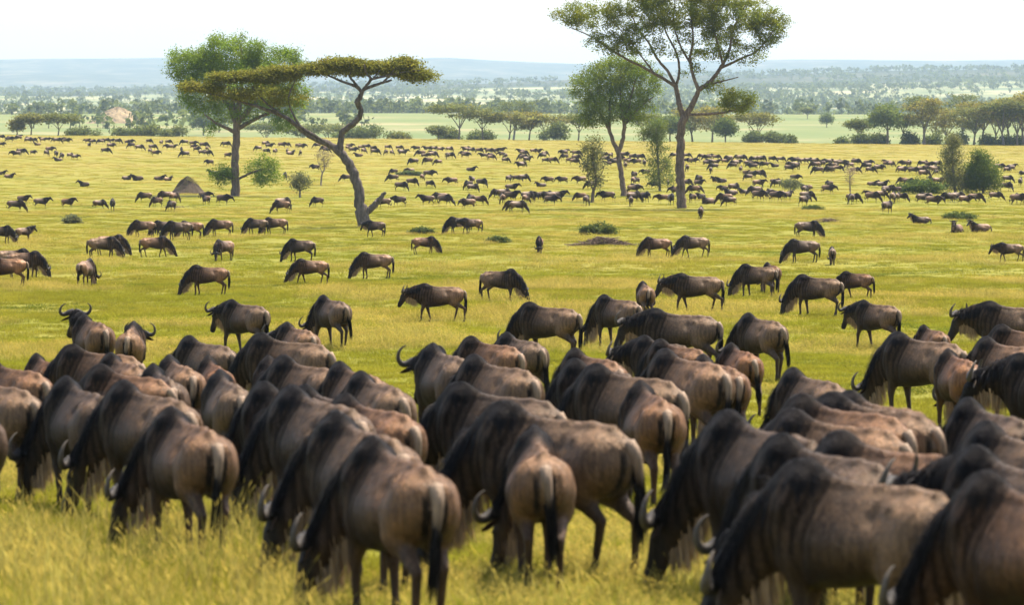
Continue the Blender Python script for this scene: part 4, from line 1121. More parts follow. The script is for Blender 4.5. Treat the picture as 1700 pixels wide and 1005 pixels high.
def leaf_material():
    m, nt, nd, ln = mat_new('leaves')
    at = N(nd, 'ShaderNodeAttribute', attribute_name='coat'); oi = N(nd, 'ShaderNodeObjectInfo')
    c = mixc(nd, ln, 1.0, at.outputs['Color'], oi.outputs['Color'], 'MULTIPLY')
    d = N(nd, 'ShaderNodeBsdfDiffuse'); ln.new(c, d.inputs[0])
    t = N(nd, 'ShaderNodeBsdfTranslucent'); ln.new(mixc(nd, ln, 0.25, c, (0.22, 0.24, 0.02)), t.inputs[0])
    gl = N(nd, 'ShaderNodeBsdfGlossy'); gl.inputs['Roughness'].default_value = 0.5; gl.inputs[0].default_value = (0.8, 0.85, 0.8, 1)
    ms = N(nd, 'ShaderNodeMixShader'); ms.inputs[0].default_value = 0.55
    ln.new(d.outputs[0], ms.inputs[1]); ln.new(t.outputs[0], ms.inputs[2])
    m2 = N(nd, 'ShaderNodeMixShader'); m2.inputs[0].default_value = 0.01
    ln.new(ms.outputs[0], m2.inputs[1]); ln.new(gl.outputs[0], m2.inputs[2])
    o = N(nd, 'ShaderNodeOutputMaterial'); ln.new(m2.outputs[0], o.inputs[0])
    return m
BARK, LEAF = bark_material(), leaf_material()

def leaf_faces(g, C, size, cols, rng, flat=0.0, droop=0.0):
    """a bent two-face leaf spray at every centre"""
    n = len(C)
    ax = rng.normal(0, 1, (n, 3)); ax[:, 2] = ax[:, 2] * (1 - flat) - droop; ax /= np.linalg.norm(ax, axis=1)[:, None]
    sd = np.cross(ax, rng.normal(0, 1, (n, 3)) * (1 - flat) + np.array([0, 0, 1.2 * flat])); sd /= np.linalg.norm(sd, axis=1)[:, None] + 1e-9
    nm = np.cross(ax, sd)
    L = (size * rng.uniform(0.6, 1.4, n))[:, None]; W = L * rng.uniform(0.28, 0.5, (n, 1))
    V = np.stack([C - ax*L*0.5, C + sd*W + nm*W*0.4, C + ax*L*0.5, C - sd*W + nm*W*0.4], 1).reshape(-1, 3)
    b = np.arange(n)[:, None] * 4
    g.add(V, None, np.concatenate([b + np.array([[0, 1, 2]]), b + np.array([[0, 2, 3]])]), np.repeat(cols, 4, 0))

def grow(limbs, blobs, rng, n_att, leaf_n, leaf_size, leaf_col, flat, bark_col, spread, twig_r=0.03, seg=8, limb_seg=10, droop=0.0, shell=0.5):
    """limbs: list of rows (x,y,z,r); blobs: (cx,cy,cz,rx,ry,rz,weight).  returns trunk, branches, crown meshes"""
    gt, gb, gl = Geo(), Geo(), Geo()
    nodes, nrad = [], []
    for L in limbs:
        P = resample(np.array(L), max(6, 5 * len(L)))
        P[:, 3] = np.maximum(P[:, 3], 0.012)
        jit = rng.normal(0, 0.10, (len(P), 3)) * P[:, 3:4]; jit[0] = 0
        tube(gt, P[:, :3] + jit, P[:, 3], limb_seg, np.array(bark_col) * rng.uniform(0.85, 1.15), 0.10, rng)
        k = len(P) // 3 if P[0, 2] < 1.0 else 1
        nodes += list(P[k:, :3]); nrad += list(P[k:, 3])
    nodes = np.array(nodes); nrad = np.array(nrad)
    w = np.array([b[6] for b in blobs]); w = w / w.sum()
    bi = rng.choice(len(blobs), n_att, p=w)
    d = rng.normal(0, 1, (n_att, 3)); d /= np.linalg.norm(d, axis=1)[:, None]
    rr = rng.uniform(0, 1, n_att) ** (1/3.0); rr = shell * (0.55 + 0.45 * rr) + (1 - shell) * rr
    B = np.array([b[:6] for b in blobs])[bi]
    A = B[:, :3] + d * rr[:, None] * B[:, 3:6] * rng.uniform(0.8, 1.1, (n_att, 1))
    # connect every spray to the closest wood, nearest first, so twigs fork like a tree
    D = np.sqrt(((A[:, None] - nodes[None]) ** 2).sum(-1)) if n_att * len(nodes) < 4e6 else None
    best = D.min(1); who = D.argmin(1)
    left = np.ones(n_att, bool)
    allP, allR = list(nodes), list(nrad)
    tips = []
    for _ in range(n_att):
        i = int(np.argmin(np.where(left, best, 1e9))); left[i] = False
        a = np.array(allP[who[i]]); b = A[i]; r0 = min(allR[who[i]] * 0.6, twig_r * (0.6 + 0.12 * best[i]))
        ln_ = np.linalg.norm(b - a)
        mid = (a + b) / 2 + rng.normal(0, 0.07, 3) * ln_ + np.array([0, 0, -0.06 * ln_])
        P = resample(np.array([a, mid, b]), 5)
        P[0] = a
        tube(gb, P, np.linspace(r0, max(r0*0.35, 0.008), 5), 4, np.array(bark_col) * 0.9, cap=False)
        new = [P[2], P[4]]
        for q in new:
            allP.append(q); allR.append(r0 * 0.8)
            dd = np.sqrt(((A - q) ** 2).sum(1))
            up = dd < best
            best = np.where(up, dd, best); who = np.where(up, len(allP) - 1, who)
        tips.append((P[4], P[3]))
    # leaves: clumped sprays around the twig ends
    per = max(1, leaf_n // n_att)
    T = np.array([t[0] for t in tips]); T2 = np.array([t[1] for t in tips])
    base = np.repeat(T, per, 0); back = np.repeat(T2, per, 0)
    f = rng.uniform(0, 0.8, (len(base), 1))
    C = base * (1 - f) + back * f + rng.normal(0, 1, base.shape) * np.array(spread)
    clump = np.repeat(rng.uniform(0.62, 1.35, (n_att, 1)), per, 0)
    hue = np.repeat(rng.uniform(-1, 1, (n_att, 1)), per, 0)
    col = np.array(leaf_col) * clump * rng.uniform(0.84, 1.18, (len(base), 1)) * (1 + hue * np.array([0.14, 0.0, -0.10]))
    leaf_faces(gl, C, leaf_size, col, rng, flat, droop)
    return gt, gb, gl

def px_tree(name, base, limbs, blobs, seed, label, cat='tree', depth=0.75, size=None, group=None, **kw):
    """limbs/blobs in photo pixels at the tree's own distance, turned into metres round its foot"""
    rng = np.random.default_rng(seed)
    p = px_hit(base[0], base[1]) if size is None else size
    slim = kw.pop('slim', 1.0)
    s = p.y / F_PX
    L3 = []
    for L in limbs:
        dep = 0.0; rows = []
        amp = rng.uniform(-1, 1) * depth
        for i, (x, y, r) in enumerate(L):
            rows.append(((x - base[0]) * s, amp * i * 6 * s if L is not limbs[0] else 0.0, (base[1] - y) * s - (0.3 if L is limbs[0] and i == 0 else 0), r * s * slim))
        L3.append(rows)
    for L in L3[1:]:      # start every limb on the wood it leaves
        a = np.array(L[0][:3]); best, bp = 1e9, None
        for M in L3:
            if M is L: break
            P = resample(np.array(M), 30)
            dd = np.hypot(P[:, 0] - a[0], P[:, 2] - a[2]); k = int(dd.argmin())
            if dd[k] < best: best, bp = dd[k], P[k]
        if bp is not None:
            off = bp[1]
            for i in range(len(L)): L[i] = (L[i][0], L[i][1] + off, L[i][2], L[i][3])
            L[0] = (bp[0], bp[1], bp[2], L[0][3])
    B3 = []
    for (x, y, rx, ry, w) in blobs:
        d_ = kw.get('blob_depth', 0.8)
        B3.append(((x - base[0]) * s, 0.0, (base[1] - y) * s, rx * s, min(rx, 3.2 * ry if ry < rx else rx) * s * d_, ry * s, w))
    kw.pop('blob_depth', None)
    tint = kw.pop('tint', (1, 1, 1))
    gt, gb, gl = grow(L3, B3, rng, **kw)
    o = link(name, None, loc=p)
    if len(gb.v) <= 250:      # small plants: stem and twigs are one piece of wood
        gt.q += [q_ + gt.n for q_ in gb.q]
        gt.v += gb.v; gt.c += gb.c; gt.n += gb.n
    link('trunk', gt.mesh(name + '_trunk'), BARK, o)
    if len(gb.v) > 250: link('branches', gb.mesh(name + '_branches'), BARK, o)
    c = link('crown', gl.mesh(name + '_crown', False), LEAF, o); c.color = (*tint, 1)
    tag(o, label, cat, group)
    return o

GREEN = (0.145, 0.225, 0.015); OLIVE = (0.105, 0.105, 0.040); GREYG = (0.095, 0.105, 0.060); DKGREEN = (0.040, 0.075, 0.016)
BK_DARK = (0.070, 0.055, 0.045); BK_GREY = (0.14, 0.108, 0.085); BK_TAN = (0.145, 0.098, 0.068)

_r = np.random.default_rng(71)
ACACIA_BLOBS = [(634, 112, 70, 8, 0.5), (420, 134, 80, 10, 0.4), (440, 154, 60, 14, 0.6), (480, 162, 32, 20, 0.3), (380, 158, 40, 10, 0.3)]
for _x0, _x1, _y0, _y1, _n in ((540, 700, 115, 112, 13), (330, 540, 143, 116, 15)):      # overlapping pads of foliage make the uneven flat top
    for _k in range(_n):
        _t = (_k + _r.uniform(0, 1)) / _n
        ACACIA_BLOBS.append((_x0 + (_x1 - _x0) * _t, _y0 + (_y1 - _y0) * _t + _r.uniform(-11, 8) + 9 * max(0, (_t - 0.75)) * (4 if _x0 > 500 else 0), _r.uniform(12, 26), _r.uniform(4, 7.5), 0.35))
ACACIA_BLOBS += [(700, 127, 22, 8, 0.5), (668, 101, 16, 4, 0.15), (316, 143, 14, 5, 0.15)]
px_tree('umbrella_acacia', (603, 378), [
  [(605, 380, 17), (602, 362, 14), (599, 340, 12.5), (595, 310, 11), (584, 280, 10.5), (566, 254, 9), (547, 240, 7.5), (520, 229, 6), (498, 213, 5.2), (475, 195, 4.5), (440, 181, 3.6), (400, 169, 2.8), (360, 158, 2), (322, 148, 1.2)],
  [(565, 253, 7.5), (566, 230, 6.8), (571, 217, 6.5), (586, 206, 6.2), (597, 195, 6), (599, 181, 5.6), (594, 171, 6.6), (600, 158, 5), (603, 150, 4.6)],
  [(602, 154, 3.6), (590, 143, 3.2), (570, 136, 2.6), (545, 125, 2), (522, 116, 1.3)],
  [(602, 152, 3.4), (590, 138, 2.8), (581, 126, 2.4), (586, 116, 1.8), (575, 107, 1.3)],
  [(603, 151, 3.6), (611, 140, 3.2), (617, 131, 3), (609, 121, 2.4), (606, 107, 1.4)],
  [(604, 151, 3.6), (622, 142, 3.2), (641, 136, 2.6), (651, 133, 2.1)],
  [(616, 132, 2.8), (640, 127, 2.2), (665, 121, 1.7), (698, 117, 1)],
  [(636, 137, 2.4), (648, 125, 1.8), (660, 110, 1)], [(612, 138, 2.2), (628, 122, 1.7), (634, 108, 1)],
  [(560, 250, 4), (540, 236, 3.6), (470, 192, 3), (440, 168, 2), (420, 145, 1.3)],
  [(500, 215, 3.4), (490, 195, 2.2), (480, 165, 1.8), (492, 130, 1)],
  [(608, 356, 9), (622, 340, 7), (631, 330, 5.5), (640, 319, 3.2)],
  ], ACACIA_BLOBS, 3,
  'flat-topped umbrella acacia with twisted forking trunk and broken stub at its foot',
  n_att=800, leaf_n=64000, leaf_size=0.15, leaf_col=(0.190, 0.178, 0.028), flat=0.5, bark_col=(0.105, 0.082, 0.066), spread=(0.40, 0.40, 0.17), twig_r=0.04, limb_seg=14, slim=0.76, blob_depth=0.85, shell=0.3, depth=0.6)

px_tree('bushy_tree', (392, 326), [
  [(392, 328, 8.5), (391, 300, 7), (391, 260, 6.5), (393, 220, 6), (393, 197, 5.5)],
  [(393, 205, 5), (378, 172, 4), (352, 140, 3), (325, 112, 1.5)],
  [(393, 200, 5.5), (400, 150, 4), (403, 110, 2.5), (400, 75, 1.2)],
  [(394, 205, 5), (425, 170, 4), (458, 132, 3), (490, 105, 1.5)],
  [(394, 215, 4), (430, 195, 3), (465, 180, 1.5)], [(392, 222, 3.5), (360, 205, 2.5), (340, 190, 1.2)],
  [(393, 200, 4), (380, 140, 3), (365, 90, 1.2)], [(392, 300, 2.5), (415, 288, 1.8), (440, 280, 1)], [(391, 300, 2.5), (375, 292, 1.5), (365, 290, 0.8)]],
  [(385, 92, 62, 34, 2.6), (320, 112, 46, 32, 1.8), (455, 110, 52, 36, 2.0), (395, 140, 100, 38, 2.6), (470, 160, 45, 30, 0.9), (330, 160, 40, 30, 0.8), (395, 185, 60, 22, 0.5), (437, 284, 28, 24, 0.55), (371, 292, 18, 18, 0.35), (350, 215, 14, 12, 0.12), (470, 200, 20, 16, 0.2)], 5,
  'bushy bright green tree with straight trunk behind the umbrella acacia, leafy to its foot',
  n_att=800, leaf_n=80000, leaf_size=0.18, leaf_col=GREEN, flat=0.45, bark_col=BK_TAN, spread=(0.42, 0.42, 0.34), twig_r=0.05, droop=0.1)

px_tree('tall_tree', (1132, 346), [
  [(1132, 349, 10.5), (1132, 330, 9.5), (1129, 290, 9), (1129, 240, 8.5), (1131, 212, 8.5), (1137, 192, 7.5)],
  [(1136, 198, 6), (1129, 178, 5.5), (1125, 160, 5), (1122, 142, 4.5)],
  [(1122, 144, 3.8), (1104, 132, 3.2), (1070, 113, 2.8), (1040, 98, 2.4), (1010, 80, 2), (980, 60, 1.4), (945, 45, 0.8)],
  [(1122, 143, 3.6), (1110, 120, 3), (1092, 98, 2.6), (1078, 72, 2.1), (1060, 48, 1.6), (1045, 15, 0.9)],
  [(1123, 143, 3.2), (1128, 118, 2.6), (1124, 90, 2.2), (1105, 50, 1.6), (1095, 5, 0.9)],
  [(1138, 197, 6.5), (1148, 176, 5.8), (1155, 160, 5.2), (1162, 148, 4.8), (1178, 136, 4.2), (1196, 112, 3.5), (1210, 84, 2.8), (1216, 50, 2), (1236, 10, 1.1)],
  [(1160, 150, 4), (1150, 124, 3.4), (1145, 98, 3), (1150, 66, 2.3), (1146, 20, 1.3), (1150, -20, 0.8)],
  [(1146, 104, 2.6), (1130, 78, 2), (1118, 40, 1.5), (1120, 0, 0.8)],
  [(1196, 113, 2.8), (1228, 98, 2.3), (1256, 84, 1.8), (1288, 45, 0.9)], [(1200, 104, 2.5), (1190, 70, 2), (1180, 30, 1.3), (1190, -15, 0.8)],
  [(1142, 190, 3), (1180, 189, 2.6), (1214, 184, 2), (1252, 168, 0.9)], [(1172, 140, 2.4), (1195, 136, 1.7), (1225, 128, 0.9)],
  [(1090, 122, 2), (1062, 90, 1.6), (1030, 50, 1.1), (1000, 22, 0.7)]],
  [(985, 26, 56, 22, 0.9), (945, 28, 28, 16, 0.35), (1060, 25, 62, 36, 1.5), (1130, 10, 85, 44, 2.6), (1210, 25, 72, 45, 2.0), (1275, 45, 34, 36, 1.0), (1130, -30, 120, 28, 1.8), (1060, 75, 55, 24, 0.5), (1170, 75, 70, 28, 0.8), (1240, 90, 40, 18, 0.3), (1222, 168, 34, 18, 0.55), (1186, 142, 26, 14, 0.25), (1010, 70, 40, 18, 0.3), (1150, 120, 20, 14, 0.1)], 8,
  'tall open-crowned tree with long bare trunk and forked spreading limbs',
  n_att=900, leaf_n=76000, leaf_size=0.16, leaf_col=(0.150, 0.172, 0.016), flat=0.4, bark_col=BK_TAN, spread=(0.31, 0.31, 0.24), twig_r=0.075, droop=0.25, shell=0.35, slim=0.82)

px_tree('round_tree', (1036, 326), [
  [(1037, 328, 5.2), (1033, 300, 4.6), (1028, 270, 4.3), (1026, 250, 4.2)],
  [(1026, 253, 3.8), (1018, 235, 3.4), (1010, 212, 3), (995, 185, 2.2), (980, 150, 1.2)],
  [(1026, 253, 4), (1034, 232, 3.5), (1037, 205, 3), (1045, 170, 2.2), (1055, 130, 1.2)],
  [(1012, 218, 2.4), (1012, 180, 2), (1015, 140, 1.2)], [(1037, 210, 2.4), (1030, 165, 1.8), (1030, 115, 1)], [(1038, 205, 2.2), (1060, 180, 1.6), (1085, 160, 0.9)]],
  [(1022, 122, 56, 26, 1.8), (985, 145, 42, 30, 1.5), (1062, 135, 40, 34, 1.5), (1010, 175, 52, 32, 1.5), (1055, 182, 36, 26, 0.9), (1032, 104, 30, 10, 0.5), (985, 195, 26, 16, 0.4)], 12,
  'round-crowned tree with slim forked trunk beside the tall open-crowned tree',
  n_att=480, leaf_n=38000, leaf_size=0.17, leaf_col=(0.140, 0.190, 0.016), flat=0.45, bark_col=BK_TAN, spread=(0.42, 0.42, 0.34), twig_r=0.045, droop=0.1)

px_tree('leafy_sapling', (1096, 318), [[(1096, 320, 2.4), (1094, 290, 2), (1091, 250, 1.6), (1089, 210, 0.8)], [(1094, 288, 1), (1108, 270, 0.7), (1118, 255, 0.4)], [(1093, 270, 1), (1080, 255, 0.6)]],
  [(1089, 214, 22, 18, 1.6), (1090, 240, 14, 20, 0.9), (1093, 272, 20, 20, 0.9), (1096, 292, 27, 16, 0.8), (1072, 222, 12, 12, 0.3), (1108, 262, 12, 16, 0.3)], 14,
  'narrow leafy sapling standing between the round tree and the tall trunk', n_att=150, leaf_n=8000, leaf_size=0.17, leaf_col=(0.095, 0.125, 0.03), flat=0.1, bark_col=BK_GREY, spread=(0.38, 0.38, 0.36), twig_r=0.03)
px_tree('thorn_sapling', (982, 336), [[(982, 338, 3.2), (985, 318, 2.6), (990, 300, 2), (985, 270, 1.4), (984, 238, 0.6)], [(986, 316, 1.4), (978, 300, 1), (974, 280, 0.5)], [(990, 300, 1), (1000, 285, 0.7), (1004, 270, 0.4)]],
  [(984, 250, 16, 14, 0.9), (984, 275, 16, 18, 1.0), (988, 300, 14, 12, 0.7), (984, 235, 20, 8, 0.3)], 15,
  'slender grey-green thorn sapling with a crooked stem', n_att=120, leaf_n=2600, leaf_size=0.20, leaf_col=(0.13, 0.125, 0.055), flat=0.0, bark_col=BK_TAN, spread=(0.32, 0.32, 0.3), twig_r=0.03)
px_tree('round_shrub', (498, 328), [[(498, 330, 1.8), (498, 318, 1.5), (498, 305, 0.8)], [(498, 318, 1), (488, 305, 0.5)], [(498, 318, 1), (508, 303, 0.5)]],
  [(498, 301, 17, 14, 1)], 16, 'small round greyish thorn shrub on a short stem', cat='shrub', n_att=90, leaf_n=1700, leaf_size=0.18, leaf_col=(0.125, 0.125, 0.06), flat=0.0, bark_col=BK_GREY, spread=(0.28, 0.28, 0.24), twig_r=0.025)
px_tree('bare_thorn_tree', (533, 308), [[(533, 310, 1.6), (534, 292, 1.3), (539, 278, 1.1), (536, 262, 0.7)], [(535, 288, 0.8), (528, 268, 0.5)], [(539, 278, 0.8), (548, 262, 0.5)]],
  [(537, 258, 15, 8, 1), (538, 272, 9, 8, 0.5)], 17, 'leafless pinkish thorn tree with a forked top', n_att=110, leaf_n=700, leaf_size=0.15, leaf_col=(0.20, 0.15, 0.10), flat=0.0, bark_col=(0.21, 0.155, 0.125), spread=(0.3, 0.3, 0.25), twig_r=0.03)
px_tree('conical_thorn_bush', (1586, 322), [[(1586, 324, 2.4), (1584, 300, 2), (1581, 265, 1.4), (1581, 228, 0.6)], [(1585, 305, 1.2), (1600, 290, 0.6)], [(1584, 300, 1.2), (1568, 285, 0.6)]],
  [(1581, 236, 12, 12, 0.8), (1579, 258, 18, 16, 1.2), (1583, 284, 22, 18, 1.4), (1588, 305, 27, 14, 1.2)], 18, 'tall conical grey-green thorn bush touching the round green bush', cat='bush',
  n_att=200, leaf_n=9000, leaf_size=0.16, leaf_col=(0.14, 0.14, 0.06), flat=0.0, bark_col=BK_GREY, spread=(0.36, 0.36, 0.32), twig_r=0.03)
px_tree('round_green_bush', (1632, 321), [[(1632, 323, 2.2), (1632, 305, 1.8), (1630, 280, 1)], [(1632, 312, 1.4), (1645, 295, 0.7)], [(1632, 312, 1.4), (1616, 292, 0.7)]],
  [(1630, 286, 25, 26, 2), (1645, 300, 18, 16, 0.9), (1616, 300, 16, 16, 0.8), (1625, 264, 14, 10, 0.5)], 19, 'dense round dark green bush beside the conical thorn bush', cat='bush',
  n_att=220, leaf_n=14000, leaf_size=0.18, leaf_col=(0.072, 0.112, 0.02), flat=0.1, bark_col=BK_DARK, spread=(0.42, 0.42, 0.4), twig_r=0.03, shell=0.7)
px_tree('spreading_bush', (1528, 322), [[(1528, 324, 1.2), (1528, 316, 1), (1522, 308, 0.6)], [(1528, 318, 0.9), (1548, 310, 0.5)], [(1528, 318, 0.9), (1506, 312, 0.5)]],
  [(1528, 309, 26, 9, 1.4), (1505, 313, 18, 7, 0.7), (1552, 313, 16, 7, 0.6)], 20, 'low spreading deep green bush in front of the far herd', cat='bush',
  n_att=130, leaf_n=4200, leaf_size=0.22, leaf_col=(0.045, 0.082, 0.02), flat=0.2, bark_col=BK_DARK, spread=(0.4, 0.4, 0.26), twig_r=0.025, shell=0.7)
px_tree('bare_sapling', (1412, 320), [[(1412, 322, 1.3), (1411, 305, 1.1), (1411, 282, 0.6)], [(1411, 304, 0.7), (1404, 297, 0.4)], [(1411, 296, 0.7), (1419, 286, 0.4)]],
  [(1411, 284, 9, 6, 1), (1410, 300, 8, 6, 0.7)], 21, 'bare pinkish sapling among the grazing animals', n_att=70, leaf_n=380, leaf_size=0.15, leaf_col=(0.22, 0.155, 0.115), flat=0.0, bark_col=(0.22, 0.16, 0.13), spread=(0.25, 0.25, 0.22), twig_r=0.025)
px_tree('sparse_shrub', (1312, 318), [[(1312, 319, 1), (1312, 310, 0.8), (1310, 298, 0.5)], [(1312, 312, 0.7), (1322, 304, 0.4)]],
  [(1312, 305, 14, 9, 1)], 22, 'sparse green shrub with a thin upright stem', cat='shrub', n_att=60, leaf_n=900, leaf_size=0.2, leaf_col=GREYG, flat=0.1, bark_col=BK_GREY, spread=(0.3, 0.3, 0.22), twig_r=0.02)
# ---------------------------------------------------------------- trees along the rim of the plain and beyond
def rim_tree(px, D, hpx, wpx, style, seed, label, name, tint=(1, 1, 1), group='trees along the rim of the plain'):
    rng = np.random.default_rng(seed)
    x = (px - CX) / F_PX * D; z = float(ground_z(x, D)); s = D / F_PX
    H, W = hpx * s, wpx * s
    limbs, blobs = [], []
    r0 = 0.022 * H + 0.05
    cat = 'tree'
    if style in ('umbrella', 'airy'):
        lean = rng.uniform(-0.08, 0.08) * H
        fork = rng.uniform(0.22, 0.36) * H
        limbs.append([(0, 0, -0.3, r0*1.25), (lean*0.3, 0, fork*0.5, r0), (lean*0.6, 0, fork, r0*0.85)])
        top = 0.86 * H
        nl = rng.integers(4, 6)
        for k in range(nl):
            a = 2*PI*k/nl + rng.uniform(-0.4, 0.4); rr = W * rng.uniform(0.22, 0.40)
            ex, ey = math.cos(a)*rr, math.sin(a)*rr
            limbs.append([(lean*0.6, 0, fork, r0*0.6), (lean*0.6 + ex*0.4, ey*0.4, fork + (top-fork)*0.5, r0*0.42), (lean*0.6 + ex, ey, top, r0*0.15)])
        if style == 'umbrella':
            blobs = [(rng.uniform(-0.1, 0.1)*W, 0, H*0.92, W*0.40, W*0.34, H*0.07, 1.5), (-0.24*W, 0, H*0.82, W*0.27, W*0.26, H*0.06, 1.0), (0.25*W, 0, H*0.80, W*0.26, W*0.26, H*0.06, 1.0), (0.1*W, 0.1*W, H*0.66, W*0.30, W*0.2, H*0.06, 0.4)]
            flat, lc = 0.6, (0.13, 0.142, 0.042)  # leaf colours of all rim plants are lightened in place of thicker haze
        else:
            blobs = [(rng.uniform(-0.12, 0.12)*W, 0, H*0.93, W*0.34, W*0.3, H*0.06, 1.2), (-0.2*W, 0, H*0.80, W*0.30, W*0.25, H*0.06, 1.0), (0.22*W, 0, H*0.74, W*0.28, W*0.25, H*0.07, 1.0), (0.0, 0, H*0.60, W*0.36, W*0.25, H*0.09, 0.9), (-0.15*W, 0, H*0.45, W*0.25, W*0.2, H*0.08, 0.4)]
            flat, lc = 0.5, (0.16, 0.16, 0.046)
        na, nleaf, ls, spr = 95, 2300, 0.52, (0.9, 0.9, 0.35)
    elif style == 'round':
        limbs.append([(0, 0, -0.3, r0*1.2), (0, 0, H*0.3, r0), (0, 0, H*0.5, r0*0.6)])
        for k in range(4):
            a = 2*PI*k/4 + rng.uniform(-0.5, 0.5)
            limbs.append([(0, 0, H*0.32, r0*0.5), (math.cos(a)*W*0.15, math.sin(a)*W*0.15, H*0.5, r0*0.35), (math.cos(a)*W*0.3, math.sin(a)*W*0.3, H*0.7, r0*0.15)])
        blobs = [(0, 0, H*0.74, W*0.34, W*0.34, H*0.22, 1.5), (-0.2*W, 0, H*0.58, W*0.28, W*0.26, H*0.16, 1.0), (0.2*W, 0, H*0.58, W*0.28, W*0.26, H*0.16, 1.0)]
        flat, lc, na, nleaf, ls, spr = 0.15, (0.105, 0.14, 0.036), 95, 2600, 0.55, (0.8, 0.8, 0.65)
    else:
        cat = 'bush'
        limbs.append([(0, 0, -0.3, 0.10), (0, 0, H*0.3, 0.08), (0.1*W, 0, H*0.6, 0.04)])
        limbs.append([(0, 0, H*0.2, 0.07), (-0.2*W, 0.1*W, H*0.45, 0.04)])
        limbs.append([(0, 0, H*0.2, 0.07), (0.2*W, -0.1*W, H*0.4, 0.04)])
        blobs = [(rng.uniform(-0.15, 0.15)*W, 0, H*0.5, W*0.24, W*0.25, H*0.42, 1.3)]
        for k in range(8):
            hx = rng.uniform(-0.38, 0.38); hh = H * rng.uniform(0.35, 0.95) * (1 - 0.9 * abs(hx))
            blobs.append((hx*W, rng.uniform(-0.2, 0.2)*W, hh*0.55, W*rng.uniform(0.07, 0.15), W*0.14, hh*0.45, 0.6))
        flat, lc, na, nleaf, ls, spr = 0.1, (0.10, 0.122, 0.042), 70, 1900, 0.50, (0.7, 0.7, 0.5)
    gt, gb, gl = grow(limbs, blobs, rng, n_att=na, leaf_n=nleaf, leaf_size=ls, leaf_col=lc, flat=flat, bark_col=(0.13, 0.10, 0.08), spread=spr, twig_r=0.06, seg=5, limb_seg=6)
    o = link(name, None, loc=(x, D, z))
    link('trunk', gt.mesh(name + '_trunk'), BARK, o)
    link('branches', gb.mesh(name + '_branches'), BARK, o)
    c = link('crown', gl.mesh(name + '_crown', False), LEAF, o); c.color = (*tint, 1)
    tag(o, label, cat, group)
    return o

